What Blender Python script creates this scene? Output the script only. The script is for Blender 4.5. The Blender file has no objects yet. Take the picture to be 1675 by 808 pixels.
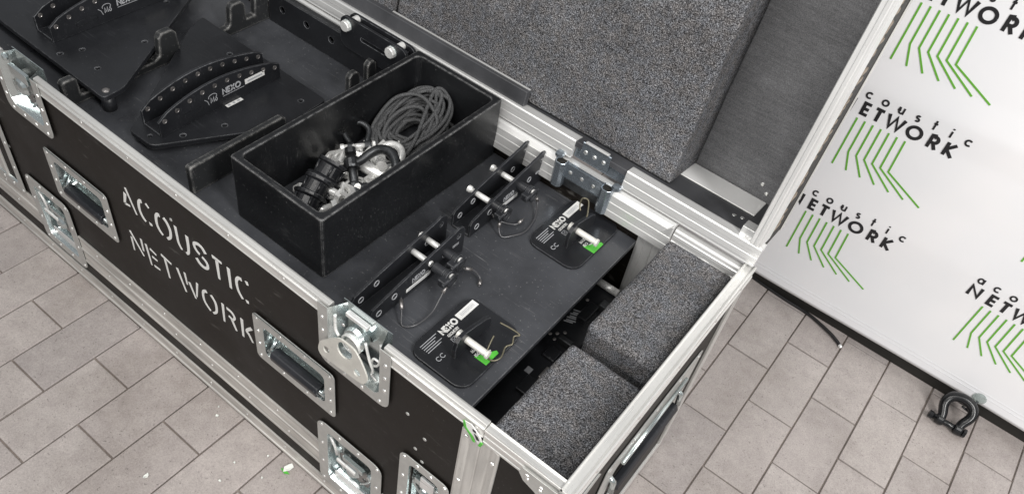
import bpy, bmesh, math, random
from mathutils import Vector, Matrix
random.seed(7)
SC = bpy.context.scene
COL = SC.collection
PI = math.pi
# ------------------------------------------------------------------ camera
# z = 0 is the top edge of the open case, the tiled floor lies at z = -0.65
cam_d = bpy.data.cameras.new('camera'); cam = bpy.data.objects.new('camera', cam_d); COL.objects.link(cam)
cam_d.sensor_width = 36.0; cam_d.lens = 28.913; cam_d.clip_start = .01; cam_d.clip_end = 100
RT = Vector((0.78493267, 0.60377858, 0.13904003)); DN = Vector((0.51945243, -0.51897943, -0.67884426)); FW = Vector((-0.33771271, 0.60507172, -0.72099816))
M = Matrix((RT, -DN, -FW)).transposed().to_4x4()
M.translation = Vector((0.15998727, -0.57911292, 1.04841528))
cam.matrix_world = M
SC.camera = cam
# ------------------------------------------------------------------ light: an indoor hall lit by ceiling tubes
W = bpy.data.worlds.new('World'); SC.world = W; W.use_nodes = True
W.node_tree.nodes['Background'].inputs[0].default_value = (.93, .96, 1, 1)
W.node_tree.nodes['Background'].inputs[1].default_value = .30
def area(name, loc, target, sx, sy, power, colr=(1, .97, .93)):
    d = bpy.data.lights.new(name, 'AREA'); d.shape = 'RECTANGLE'; d.size = sx; d.size_y = sy; d.energy = power; d.color = colr
    o = bpy.data.objects.new(name, d); COL.objects.link(o); o.location = loc
    o.rotation_euler = (Vector(target) - Vector(loc)).to_track_quat('-Z', 'Y').to_euler()
    return o
area('ceiling_tube', (-.45, -.55, 2.35), (-.35, .15, -.3), 2.6, .35, 27)
area('ceiling_tube', (2.1, -.55, 1.85), (.30, .75, -.2), .45, 2.2, 90, (1, .98, .96))
area('ceiling_tube', (-.3, -2.5, 2.0), (-.4, .6, 0), 3.0, .5, 44)
SC.view_settings.view_transform = 'Standard'; SC.view_settings.look = 'None'; SC.view_settings.exposure = 0.08; SC.view_settings.gamma = 1
# ------------------------------------------------------------------ materials
MAT = {}
def newmat(n):
    m = bpy.data.materials.new(n); m.use_nodes = True; MAT[n] = m
    nt = m.node_tree; b = nt.nodes['Principled BSDF']
    return m, nt, b
def N(nt, t, **kw):
    n = nt.nodes.new(t)
    for k, v in kw.items():
        if k in n.inputs: n.inputs[k].default_value = v
        else: setattr(n, k, v)
    return n
def ramp(nt, src, stops):
    r = nt.nodes.new('ShaderNodeValToRGB'); e = r.color_ramp.elements
    while len(e) < len(stops): e.new(.5)
    for i, (p, c) in enumerate(stops):
        e[i].position = p; e[i].color = (c, c, c, 1) if not hasattr(c, '__len__') else (*c, 1)
    nt.links.new(src, r.inputs[0]); return r
def mix(nt, fac, a, b, mode='MIX'):
    m = nt.nodes.new('ShaderNodeMix'); m.data_type = 'RGBA'; m.blend_type = mode
    for s, v in ((0, fac), (6, a), (7, b)):
        if hasattr(v, 'is_output'): nt.links.new(v, m.inputs[s])
        elif s == 0: m.inputs[0].default_value = v
        else: m.inputs[s].default_value = (*v, 1)
    return m.outputs[2]
def coord(nt, scale=(1, 1, 1), kind='Object', rot=(0, 0, 0)):
    tc = nt.nodes.new('ShaderNodeTexCoord'); mp = nt.nodes.new('ShaderNodeMapping'); mp.inputs['Scale'].default_value = scale; mp.inputs['Rotation'].default_value = rot
    nt.links.new(tc.outputs[kind], mp.inputs[0]); return mp.outputs[0]
def noise(nt, vec, scale, detail=2, rough=.5):
    n = N(nt, 'ShaderNodeTexNoise', Scale=scale, Detail=detail, Roughness=rough); nt.links.new(vec, n.inputs['Vector']); return n.outputs[0]
def bump(nt, b, h, strength, dist):
    n = nt.nodes.new('ShaderNodeBump'); n.inputs['Strength'].default_value = strength; n.inputs['Distance'].default_value = dist
    nt.links.new(h, n.inputs['Height']); nt.links.new(n.outputs[0], b.inputs['Normal'])
def plain(n, c, rough=.5, metal=0, spec=.5):
    m, nt, b = newmat(n); b.inputs['Base Color'].default_value = (*c, 1); b.inputs['Roughness'].default_value = rough
    b.inputs['Metallic'].default_value = metal; b.inputs['Specular IOR Level'].default_value = spec
    return m
def metal_mat(n, c, rough, metal, stretch, dirt=.25, grit=.6, bmp=.12, rv=.11):
    """brushed / dulled metal: long thin streaks, dull blotches"""
    m, nt, b = newmat(n)
    v = coord(nt, stretch); s = noise(nt, v, 90, 3, .6); bl = noise(nt, coord(nt, tuple(max(.12, q) for q in stretch)), 34, 4, .65); fine = noise(nt, coord(nt), 420, 2)
    k = ramp(nt, bl, [(.38, 1 - dirt), (.62, 1.0)]).outputs[0]
    c1 = mix(nt, 1, k, c, 'MULTIPLY')
    sp = ramp(nt, fine, [(.28, .62), (.36, 1.0)]).outputs[0]
    c2 = mix(nt, grit, c1, sp, 'MULTIPLY')
    nt.links.new(c2, b.inputs['Base Color'])
    r = ramp(nt, s, [(.3, rough - rv), (.7, rough + rv)]); nt.links.new(r.outputs[0], b.inputs['Roughness'])
    b.inputs['Metallic'].default_value = metal
    bump(nt, b, s, bmp, .0006)
    return m
metal_mat('aluminium', (.84, .84, .83), .34, .5, (.03, 1, 1), .10, .35)
metal_mat('aluminium_front', (.84, .835, .81), .36, .6, (.03, 1, 1), .22)
metal_mat('aluminium_y', (.82, .815, .79), .34, .55, (1, .03, 1), .10, .35)
metal_mat('aluminium_z', (.72, .71, .68), .42, .5, (1, 1, .03), .25)
metal_mat('aluminium_dull', (.74, .72, .68), .44, .5, (.03, 1, 1), .35)
metal_mat('zinc', (.66, .72, .72), .20, .92, (1, 1, 1), .06, .05, .0, .04)
metal_mat('hinge_zinc', (.30, .34, .38), .24, .75, (1, 1, 1), .15, .2, .03)
metal_mat('keeper', (.66, .65, .60), .45, .35, (1, 1, 1), .12, .2, .03)
metal_mat('zinc_flange', (.60, .61, .59), .36, .65, (1, 1, 1), .12, .2, .02, .05)
metal_mat('worn_steel', (.42, .40, .39), .42, .85, (1, 1, 1), .35)
metal_mat('bolt_steel', (.93, .93, .91), .3, .35, (1, 1, 1), .18)
metal_mat('dark_steel', (.10, .105, .11), .38, .8, (1, 1, 1), .5)
metal_mat('aluminium_w', (.84, .84, .83), .36, .5, (1, .03, .03), .10, .35)
plain('glare_white', (.88, .88, .87), .35, .1)  # near-white colour stands in for glare on the lid's aluminium angle strip
plain('frayed', (.30, .25, .20), .8)
plain('rivet', (.86, .86, .84), .25, .85)
def painted(n, base, rough, wearcol, wear=.75, radius=.003, scr=.5, spec=.5, blotch=(.7, 1.7)):
    """paint over wood or steel: rubbed edges (bevel mask) and fine scratches and dust"""
    m, nt, b = newmat(n)
    g = nt.nodes.new('ShaderNodeNewGeometry'); bv = N(nt, 'ShaderNodeBevel', samples=4); bv.inputs['Radius'].default_value = radius
    dt = nt.nodes.new('ShaderNodeVectorMath'); dt.operation = 'DOT_PRODUCT'
    nt.links.new(g.outputs['Normal'], dt.inputs[0]); nt.links.new(bv.outputs[0], dt.inputs[1])
    e = ramp(nt, dt.outputs['Value'], [(.80, 1.0), (.985, 0.0)]).outputs[0]
    o = coord(nt)
    n1 = noise(nt, o, 55, 5, .7); br = ramp(nt, n1, [(.40, .15), (.60, 1.0)]).outputs[0]
    em = mix(nt, 1, e, br, 'MULTIPLY')
    sc = noise(nt, coord(nt, (14, 420, 60), rot=(0, 0, .62)), 1.0, 4, .65); scm = ramp(nt, sc, [(.60, 0.0), (.68, scr)]).outputs[0]
    sc2 = noise(nt, coord(nt, (300, 13, 60), rot=(0, 0, .2)), 1.0, 3, .6); scm2 = ramp(nt, sc2, [(.70, 0.0), (.76, scr * .6)]).outputs[0]
    du = noise(nt, o, 260, 2, .5); dum = ramp(nt, du, [(.69, 0.0), (.75, scr)]).outputs[0]
    msk = ramp(nt, noise(nt, o, 9, 3, .6), [(.50, 0.0), (.66, 1.0)]).outputs[0]
    a = mix(nt, 1, scm, scm2, 'LIGHTEN'); a = mix(nt, 1, a, msk, 'MULTIPLY'); a = mix(nt, 1, a, dum, 'LIGHTEN')
    big = noise(nt, o, 6, 4, .6); bb = ramp(nt, big, [(.3, blotch[0]), (.7, blotch[1])]).outputs[0]
    c0 = mix(nt, 1, base, bb, 'MULTIPLY')
    wk = nt.nodes.new('ShaderNodeMath'); wk.operation = 'MULTIPLY'; nt.links.new(em, wk.inputs[0]); wk.inputs[1].default_value = wear
    c1 = mix(nt, a, c0, tuple(min(1, x * .8 + .04) for x in wearcol)); c2 = mix(nt, wk.outputs[0], c1, wearcol)
    nt.links.new(c2, b.inputs['Base Color'])
    rr = ramp(nt, big, [(.3, max(.05, rough - .08)), (.7, rough + .12)]).outputs[0]; nt.links.new(rr, b.inputs['Roughness'])
    b.inputs['Specular IOR Level'].default_value = spec
    bump(nt, b, noise(nt, o, 300, 3, .6), .15, .0005)
    return m
painted('laminate', (.0085, .0068, .0055), .48, (.25, .24, .22), .6, .002, .30, .22, (.6, 1.9))
painted('black_wood', (.0075, .008, .009), .32, (.48, .48, .48), 1.0, .0048, .20, .5)
painted('black_shelf', (.040, .042, .047), .30, (.36, .36, .36), .8, .003, .42, .5)
painted('worn_wood', (.016, .017, .018), .40, (.50, .49, .47), 1.0, .007, .4, .5)
painted('black_steel', (.0125, .0133, .0155), .33, (.32, .33, .35), .75, .0020, .14, .5)
plain('shackle_black', (.007, .0075, .0085), .24)
painted('lid_lining', (.045, .046, .05), .42, (.2, .2, .21), .4, .002, .12, .5)
painted('grip_rubber', (.009, .010, .013), .34, (.2, .22, .25), .3, .002, .35, .6)
def foam(n, lo, hi):
    m, nt, b = newmat(n); o = coord(nt)
    a = noise(nt, o, 450, 3, .75); v = N(nt, 'ShaderNodeTexVoronoi', Scale=430.0); nt.links.new(o, v.inputs['Vector'])
    f = ramp(nt, a, [(.37, 0.0), (.50, .26), (.66, 1.0)]).outputs[0]
    c = mix(nt, f, lo, hi)
    big = noise(nt, o, 7, 4, .6); bb = ramp(nt, big, [(.3, .72), (.7, 1.22)]).outputs[0]
    tint = noise(nt, o, 60, 2); c = mix(nt, 1, c, bb, 'MULTIPLY')
    c = mix(nt, 1, c, ramp(nt, tint, [(.35, (1.02, .98, .96)), (.65, (.96, .99, 1.05))]).outputs[0], 'MULTIPLY')
    nt.links.new(c, b.inputs['Base Color']); b.inputs['Roughness'].default_value = .95; b.inputs['Specular IOR Level'].default_value = .2
    mx = nt.nodes.new('ShaderNodeMath'); mx.operation = 'ADD'; nt.links.new(a, mx.inputs[0]); nt.links.new(v.outputs['Distance'], mx.inputs[1])
    bump(nt, b, mx.outputs[0], .9, .0025)
foam('foam', (.010, .010, .0105), (.42, .42, .428))
def felt_mat():
    m, nt, b = newmat('lid_felt'); o = coord(nt); st = noise(nt, coord(nt, (18, 260, 260), rot=(.1, .2, .3)), 1.0, 4, .7); f = noise(nt, o, 620, 2, .6); bl = noise(nt, o, 11, 4, .65)
    c = mix(nt, ramp(nt, f, [(.35, 0.0), (.65, 1.0)]).outputs[0], (.105, .106, .110), (.215, .216, .224))
    c = mix(nt, 1, c, ramp(nt, st, [(.3, .8), (.7, 1.2)]).outputs[0], 'MULTIPLY'); c = mix(nt, 1, c, ramp(nt, bl, [(.3, .82), (.7, 1.18)]).outputs[0], 'MULTIPLY')
    nt.links.new(c, b.inputs['Base Color']); b.inputs['Roughness'].default_value = .6; b.inputs['Specular IOR Level'].default_value = .35; bump(nt, b, f, .3, .0008)
felt_mat()
def tile_mat(n, c):
    m, nt, b = newmat(n); g = nt.nodes.new('ShaderNodeNewGeometry'); o = g.outputs['Position']
    oi = nt.nodes.new('ShaderNodeObjectInfo')
    a = noise(nt, o, 330, 4, .75); bl = noise(nt, o, 5, 5, .62); md = noise(nt, o, 38, 4, .6); d = noise(nt, o, 210, 2, .5)
    c1 = mix(nt, ramp(nt, a, [(.33, 0.0), (.67, 1.0)]).outputs[0], tuple(x * .78 for x in c), tuple(min(1, x * 1.16) for x in c))
    c1 = mix(nt, 1, c1, ramp(nt, bl, [(.32, (.80, .78, .76)), (.5, (.97, .96, .95)), (.68, (1.10, 1.09, 1.08))]).outputs[0], 'MULTIPLY')
    c1 = mix(nt, 1, c1, ramp(nt, md, [(.3, (.92, .90, .90)), (.7, (1.07, 1.06, 1.05))]).outputs[0], 'MULTIPLY')
    c1 = mix(nt, 1, c1, ramp(nt, d, [(.27, .55), (.35, 1.0)]).outputs[0], 'MULTIPLY')
    c1 = mix(nt, 1, c1, ramp(nt, oi.outputs['Random'], [(0, (.90, .89, .89)), (.5, (1.0, .98, .97)), (1, (1.06, 1.05, 1.04))]).outputs[0], 'MULTIPLY')
    nt.links.new(c1, b.inputs['Base Color']); b.inputs['Specular IOR Level'].default_value = .45
    nt.links.new(ramp(nt, bl, [(.3, .34), (.7, .52)]).outputs[0], b.inputs['Roughness'])
    bump(nt, b, a, .25, .0008)
tile_mat('tile', (.40, .376, .366))
tile_mat('grout', (.25, .22, .20))
def banner_mat():
    m, nt, b = newmat('banner'); o = coord(nt)
    a = noise(nt, o, 3, 3); c = mix(nt, ramp(nt, a, [(.35, 0.0), (.65, 1.0)]).outputs[0], (.80, .81, .83), (.86, .855, .865))
    nt.links.new(c, b.inputs['Base Color']); b.inputs['Roughness'].default_value = .45
    bump(nt, b, noise(nt, coord(nt, (1, 1, 1)), 900, 1), .05, .0003)
banner_mat()
plain('white_print', (.80, .80, .78), .6); plain('grey_print', (.42, .43, .45), .6)
plain('black_print', (.012, .012, .014), .5); plain('green_print', (.13, .40, .035), .5)
plain('green_sticker', (.09, .48, .05), .4); plain('white_sticker', (.82, .82, .8), .45); plain('pin_nylon', (.80, .79, .74), .35, .2)
plain('shade_black', (.012, .011, .009), .7); plain('cable_black', (.012, .012, .013), .42); plain('brass_wire', (.17, .155, .11), .4, .6)  # first one: near-black standing in for shade in hollows and under the banner
plain('tether', (.09, .09, .095), .3, .3); plain('clear', (.80, .86, .84), .12); MAT['clear'].node_tree.nodes['Principled BSDF'].inputs['Transmission Weight'].default_value = .85
plain('paper', (.78, .80, .76), .7)
def rope_mat():
    m, nt, b = newmat('rope'); o = coord(nt); a = noise(nt, o, 700, 2)
    c = mix(nt, ramp(nt, a, [(.38, 0.0), (.62, 1.0)]).outputs[0], (.024, .025, .026), (.115, .117, .12))
    nt.links.new(c, b.inputs['Base Color']); b.inputs['Roughness'].default_value = .75
rope_mat()
# ------------------------------------------------------------------ mesh helpers
class MB:
    def __init__(s): s.v = []; s.f = []; s.sm = []
    def add(s, vs, fs, smooth=False):
        o = len(s.v); s.v += [tuple(v) for v in vs]; s.f += [tuple(i + o for i in f) for f in fs]; s.sm += [smooth] * len(fs); return s
    def box(s, x0, x1, y0, y1, z0, z1, T=None):
        v = [(x, y, z) for z in (z0, z1) for y in (y0, y1) for x in (x0, x1)]
        if T: v = [T(Vector(p)) for p in v]
        return s.add(v, [(0, 2, 3, 1), (4, 5, 7, 6), (0, 1, 5, 4), (2, 6, 7, 3), (0, 4, 6, 2), (1, 3, 7, 5)])
    def prism(s, poly, fn, a, b):
        """poly of 2-D points swept from a to b; fn(u, v, t) -> world point"""
        n = len(poly); v = [fn(*p, a) for p in poly] + [fn(*p, b) for p in poly]
        return s.add(v, [tuple(range(n))[::-1], tuple(range(n, 2 * n))] + [(i, (i + 1) % n, n + (i + 1) % n, n + i) for i in range(n)])
    def tube(s, path, r, seg=8, caps=True, closed=False):
        P = [Vector(p) for p in path]; n = len(P); rs = r if hasattr(r, '__len__') else [r] * n
        t0 = (P[1] - P[0]).normalized(); up = Vector((0, 0, 1)) if abs(t0.z) < .9 else Vector((1, 0, 0))
        nn = (up - t0 * up.dot(t0)).normalized(); V = []
        for i in range(n):
            t = (P[(i + 1) % n if closed else min(i + 1, n - 1)] - P[(i - 1) if (closed or i) else 0])
            t = t.normalized() if t.length > 1e-9 else t0
            nn = (nn - t * nn.dot(t)); nn = nn.normalized() if nn.length > 1e-6 else t.orthogonal().normalized()
            bb = t.cross(nn)
            for k in range(seg):
                a = 2 * PI * k / seg; V.append(P[i] + (nn * math.cos(a) + bb * math.sin(a)) * rs[i])
        F = [(i * seg + k, i * seg + (k + 1) % seg, ((i + 1) % n) * seg + (k + 1) % seg, ((i + 1) % n) * seg + k) for i in range(n if closed else n - 1) for k in range(seg)]
        s.add(V, F, True)
        if caps and not closed:
            o = len(s.v) - n * seg; s.f += [tuple(o + k for k in range(seg))[::-1], tuple(o + (n - 1) * seg + k for k in range(seg))]; s.sm += [False, False]
        return s
    def cyl(s, a, b, r, seg=14, r2=None): return s.tube([a, b], [r, r if r2 is None else r2], seg)
    def lathe(s, prof, o, ax, seg=20):
        """prof: (radius, height) pairs about axis ax from o"""
        ax = Vector(ax).normalized(); e1 = ax.orthogonal().normalized(); e2 = ax.cross(e1); o = Vector(o); V = []
        for r, h in prof:
            for k in range(seg):
                a = 2 * PI * k / seg; V.append(o + ax * h + (e1 * math.cos(a) + e2 * math.sin(a)) * r)
        n = len(prof)
        F = [(i * seg + k, i * seg + (k + 1) % seg, (i + 1) * seg + (k + 1) % seg, (i + 1) * seg + k) for i in range(n - 1) for k in range(seg)]
        return s.add(V, F, False)
    def dome(s, o, ax, r, h, seg=10):
        return s.lathe([(r, 0), (r * .92, h * .45), (r * .6, h * .85), (r * .05, h)], o, ax, seg)
ROOT = {}
def tag(o, label=None, cat=None, group=None, kind=None):
    if label: o['label'] = label
    if cat: o['category'] = cat
    if group: o['group'] = group
    if kind: o['kind'] = kind
    return o
def finish(me, mat, smooth_angle=None):
    me.materials.append(MAT[mat])
def obj(name, mb, mat, parent=None, bevel=0, seg=2, local=False, shade=False):
    off = ROOT.get(parent.name, Vector()) if parent is not None and not local else Vector()
    me = bpy.data.meshes.new(name)
    me.from_pydata([tuple(Vector(v) - off) for v in mb.v], [], mb.f)
    for p, q in zip(me.polygons, mb.sm): p.use_smooth = q or shade
    me.materials.append(MAT[mat]); me.update()
    bm = bmesh.new(); bm.from_mesh(me); bmesh.ops.recalc_face_normals(bm, faces=bm.faces); bm.to_mesh(me); bm.free()
    o = bpy.data.objects.new(name, me); COL.objects.link(o)
    if parent is not None:
        o.parent = parent; ROOT[o.name] = ROOT.get(parent.name, Vector())
    else: ROOT[o.name] = Vector()
    if bevel:
        md = o.modifiers.new('bevel', 'BEVEL'); md.width = bevel; md.segments = seg; md.limit_method = 'ANGLE'; md.angle_limit = .6
    return o
def thing(name, loc, label, cat, group=None):
    o = bpy.data.objects.new(name, None); COL.objects.link(o); o.location = loc; o.empty_display_size = .05
    ROOT[o.name] = Vector(loc); tag(o, label, cat, group); return o
def rrect(x0, x1, y0, y1, r, n=4):
    P = []
    for cx, cy, a in ((x1 - r, y0 + r, -90), (x1 - r, y1 - r, 0), (x0 + r, y1 - r, 90), (x0 + r, y0 + r, 180)):
        for k in range(n + 1):
            t = math.radians(a + 90 * k / n); P.append((cx + r * math.cos(t), cy + r * math.sin(t)))
    return P
def circ(cx, cy, r, n=12): return [(cx + r * math.cos(2 * PI * k / n), cy + r * math.sin(2 * PI * k / n)) for k in range(n)]
def plate(outline, holes, t, bev, fn, mb=None):
    """flat sheet with real holes; fn(u, v, w) maps sheet space (w along the thickness, 0..t) to world"""
    cu = bpy.data.curves.new('sheet', 'CURVE'); cu.dimensions = '2D'; cu.fill_mode = 'BOTH'; cu.extrude = max(1e-5, t / 2 - bev); cu.bevel_depth = bev; cu.bevel_resolution = 1
    cu.offset = -bev
    for poly in [outline] + holes:
        sp = cu.splines.new('POLY'); sp.points.add(len(poly) - 1); sp.use_cyclic_u = True
        for p, q in zip(sp.points, poly): p.co = (*q, 0, 1)
    o = bpy.data.objects.new('sheet', cu); COL.objects.link(o)
    me = bpy.data.meshes.new_from_object(o.evaluated_get(bpy.context.evaluated_depsgraph_get()))
    mb = mb or MB(); mb.add([fn(v.co.x, v.co.y, v.co.z + t / 2) for v in me.vertices], [tuple(p.vertices) for p in me.polygons])
    bpy.data.objects.remove(o); bpy.data.curves.remove(cu); bpy.data.meshes.remove(me)
    return mb
def ribbon(mb, pts, w, fn, h=.0004, sub=0, cap=True):
    """a printed or painted stroke: flat ribbon of width w along 2-D pts, fn(u, v, h)"""
    P = [Vector(p) for p in pts]
    if sub:
        Q = []
        for a, b in zip(P, P[1:]): Q += [a.lerp(b, k / sub) for k in range(sub)]
        P = Q + [P[-1]]
    n = len(P); ws = w if hasattr(w, '__len__') else [w] * n
    L = []; R = []
    for i in range(n):
        a = (P[i] - P[i - 1]).normalized() if i else None; b = (P[i + 1] - P[i]).normalized() if i < n - 1 else None
        t = (a + b).normalized() if a is not None and b is not None and (a + b).length > 1e-6 else (a if a is not None else b)
        k = 1.0
        if a is not None and b is not None: k = 1 / max(.55, t.dot(b))
        nn = Vector((-t.y, t.x)) * ws[i] * .5 * k
        L.append(P[i] + nn); R.append(P[i] - nn)
    V = [fn(*p, h) for p in L] + [fn(*p, h) for p in R] + [fn(*p, 0) for p in L] + [fn(*p, 0) for p in R]
    F = []
    for i in range(n - 1):
        F += [(i, i + 1, n + i + 1, n + i), (i, 2 * n + i, 2 * n + i + 1, i + 1), (n + i, n + i + 1, 3 * n + i + 1, 3 * n + i)]
    F += [(0, n, 3 * n, 2 * n), (n - 1, 3 * n - 1, 4 * n - 1, 2 * n - 1)]
    return mb.add(V, F)
def spline(P, n=8, closed=False):
    P = [Vector(p) for p in P]; m = len(P); out = []
    for i in range(m if closed else m - 1):
        g = (lambda k: P[k % m]) if closed else (lambda k: P[max(0, min(m - 1, k))])
        a, b, c, d = g(i - 1), g(i), g(i + 1), g(i + 2)
        for k in range(n):
            t = k / n; out.append(.5 * ((2 * b) + (c - a) * t + (2 * a - 5 * b + 4 * c - d) * t * t + (3 * b - a - 3 * c + d) * t ** 3))
    if not closed: out.append(P[-1])
    return out
# stroke font (unit cap height / x-height 1), used for the printed lettering
ARC = lambda cx, cy, rx, ry, a0, a1, n=12: [(cx + rx * math.cos(math.radians(a0 + (a1 - a0) * k / n)), cy + ry * math.sin(math.radians(a0 + (a1 - a0) * k / n))) for k in range(n + 1)]
FONT = {
 'N': (.78, [[(.08, 0), (.08, .92), (.70, .08), (.70, 1)]]), 'E': (.52, [[(.48, .92), (.08, .92), (.08, .08), (.48, .08)], [(.08, .5), (.44, .5)]]),
 'X': (.70, [[(.04, 0), (.66, 1)], [(.04, 1), (.66, 0)]]), 'O': (.98, [ARC(.49, .5, .42, .43, 0, 360, 24)]),
 'T': (.58, [[(.02, .92), (.56, .92)], [(.29, .92), (.29, 0)]]), 'W': (1.12, [[(.04, 1), (.30, .06), (.56, .94), (.82, .06), (1.08, 1)]]),
 'R': (.62, [[(.08, 0), (.08, .92), (.30, .92)] + ARC(.30, .68, .22, .24, 90, -90, 8) + [(.10, .44)], [(.30, .44), (.56, 0)]]),
 'K': (.62, [[(.08, 0), (.08, 1)], [(.56, 1), (.12, .48), (.60, 0)]]), 'G': (.9, [ARC(.46, .5, .38, .43, 40, 350, 18) + [(.5, .43)]]),
 'M': (.9, [[(.06, 0), (.14, .95), (.45, .12), (.76, .95), (.84, 0)]]), '6': (.6, [[(.48, .95), (.14, .45)], ARC(.3, .3, .22, .25, 0, 360, 16)]), 'Y': (.62, [[(.03, 1), (.31, .5), (.59, 1)], [(.31, .5), (.31, 0)]]),
 'A': (.74, [[(.02, 0), (.37, .98), (.72, 0)], [(.15, .32), (.59, .32)]]), 'I': (.2, [[(.1, 0), (.1, 1)]]), 'S': (.6, [ARC(.3, .72, .2, .22, 30, 270, 10) + ARC(.3, .28, .2, .22, 90, -150, 10)]),
 'C': (.8, [ARC(.46, .5, .38, .43, 50, 310, 16)]), 'P': (.58, [[(.08, 0), (.08, .92), (.30, .92)] + ARC(.30, .68, .2, .24, 90, -90, 8) + [(.10, .44)]]), 'U': (.66, [[(.08, 1), (.08, .3)] + ARC(.33, .3, .25, .24, 180, 360, 8) + [(.58, 1)]]),
 'a': (1, [ARC(.45, .5, .38, .42, 0, 360, 18), [(.86, 1), (.86, 0)]]), 'c': (1, [ARC(.5, .5, .42, .42, 45, 315, 14)]), 'o': (1, [ARC(.5, .5, .43, .42, 0, 360, 18)]),
 'u': (.9, [[(.1, 1), (.1, .4)] + ARC(.42, .4, .32, .33, 180, 360, 8) + [(.74, 1)], [(.74, .4), (.74, 0)]]), 's': (.7, [ARC(.34, .72, .24, .2, 40, 270, 8) + ARC(.34, .29, .25, .22, 90, -140, 8)]),
 't': (.6, [[(.3, 1.45), (.3, 0)], [(.05, .95), (.58, .95)]]), 'i': (.3, [[(.15, 1), (.15, 0)], [(.15, 1.28), (.15, 1.48)]]),
}
def lettering(mb, text, x, y, h, wt, fn, gap=.12, sx=1.0, sub=0, hh=.0004):
    for ch in text:
        if ch == ' ': x += h * .4; continue
        wd, st = FONT[ch]
        for s in st: ribbon(mb, [(x + px * h * sx, y + py * h) for px, py in s], wt, fn, hh, sub)
        x += (wd + gap) * h * sx
    return x
# ================================================================== the setting: tiled floor
FZ = -.65; TP = .12479; TX0 = -1.3719; TY0 = -.2639
fl = MB().box(-6, 6, -5, 7, FZ - .1, FZ - .006)
floor = tag(obj('floor', fl, 'grout'), kind='structure')
tms = []
for k in range(3):
    t = MB().box(-.0605, .0605, -.1229, .1229, -.012, 0)
    o = obj('tile', t, 'tile', floor, .0016, 2); tms.append(o)
first = set()
def add_tile(cx, cy):
    k = random.randrange(3)
    if k not in first: first.add(k); o = tms[k]
    else: o = tms[k].copy(); COL.objects.link(o); o.parent = floor
    o.location = (cx, cy, FZ + random.uniform(-.0011, .0009)); o.rotation_euler = (random.uniform(-.002, .002), random.uniform(-.002, .002), random.uniform(-.006, .006))
cnt = 0
for i in range(-7, 22):
    for j in range(-8, 17):
        if (i + 1 - j) % 2: continue
        cx = TX0 + (i + .5) * TP; cy = TY0 + (j + 1) * TP
        if cy > .12 and cy < .50 and cx < -.15: continue
        if cx < -.75 and cy > .05: continue
        if cx > .4 and cy < .2 : continue
        if cy > 1.45: continue
        add_tile(cx, cy); cnt += 1
# ================================================================== the white banner wall behind
BY = 1.23
def by(x, z): return BY + .0045 * math.sin(5.1 * x + 2.3 * z) + .0035 * math.sin(7.3 * z - 2 * x) - .0045 * max(0, 1 - abs(z - .062 - .055 * x) / .07) - .003 * max(0, 1 - abs(z + .26 - .02 * x) / .12)
ban = thing('banner_stand', (.55, 1.25, FZ), 'white banner printed with rows of acoustic network logos and green stripes', 'banner')
m = MB(); nx, nz = 60, 135; X0, X1, Z0, Z1 = -.5, 1.5, -.602, .75
V = [(X0 + (X1 - X0) * i / nx, by(X0 + (X1 - X0) * i / nx, Z0 + (Z1 - Z0) * k / nz), Z0 + (Z1 - Z0) * k / nz) for k in range(nz + 1) for i in range(nx + 1)]
B = [(x, y + .012, z) for x, y, z in V]; nv = len(V); q = nx + 1
F = [(k * q + i, k * q + i + 1, (k + 1) * q + i + 1, (k + 1) * q + i) for k in range(nz) for i in range(nx)]
F2 = [tuple(a + nv for a in f)[::-1] for f in F]
rim = [i for i in range(q)] + [k * q + nx for k in range(1, nz + 1)] + [nz * q + i for i in range(nx - 1, -1, -1)] + [k * q for k in range(nz - 1, 0, -1)]
F3 = [(rim[i], nv + rim[i], nv + rim[(i + 1) % len(rim)], rim[(i + 1) % len(rim)]) for i in range(len(rim))]
m.add(V + B, F + F2, True); m.f += F3; m.sm += [False] * len(F3)
obj('banner_sheet', m, 'banner', ban)
fb = lambda x, z, h: (x, by(x, z) - .0008 - h, z)
m = MB()
for zz, ww in ((-.562, .0014), (-.574, .0012)): ribbon(m, [(-.5, zz), (1.5, zz + .004)], ww, fb, .0006, 60)
obj('hem_seam', m, 'banner', ban)
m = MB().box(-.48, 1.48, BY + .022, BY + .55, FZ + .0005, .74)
obj('gap_shade_box', m, 'shade_black', ban)  # added near-black box, makes the dark shadow gap below the banner
def logo(x0, zt, clip=None):
    m = MB(); x = x0 - .049
    for ch, xx in zip('NETWORK', (0, .0475, .0765, .107, .156, .2075, .2445)):
        wd, st = FONT[ch]
        for s in st: ribbon(m, [(x + xx + px * .0345 * 1.04, zt + .0115 + py * .0345) for px, py in s], .0078, fb, .0005, 1)
    for k, ch in enumerate('acoustic'):
        wd, st = FONT[ch]; xx = x0 - .046 + k * .0385 - (wd - 1) * .006
        for s in st: ribbon(m, [(xx + px * .0155, zt + .056 + py * .0165) for px, py in s], .0044, fb, .0005, 1)
    obj('logo_lettering', m, 'black_print', ban)
    for i in range(7):
        m = MB(); a = (x0 + i * .0196, zt); e = (x0 + i * .0366 + (.003 if i == 6 else 0), zt - .138)
        p = [a, e] if i == 0 else [a, (x0 + i * .0203, zt - .090), e]
        ribbon(m, p, .0042, fb, .0005, 6); obj('logo_stripe', m, 'green_print', ban)
for cx in (-.012, .454, .92):
    for zt in (.278, -.0205, -.3215): logo(cx + (.002 if zt < -.2 else 0), zt)
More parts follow.
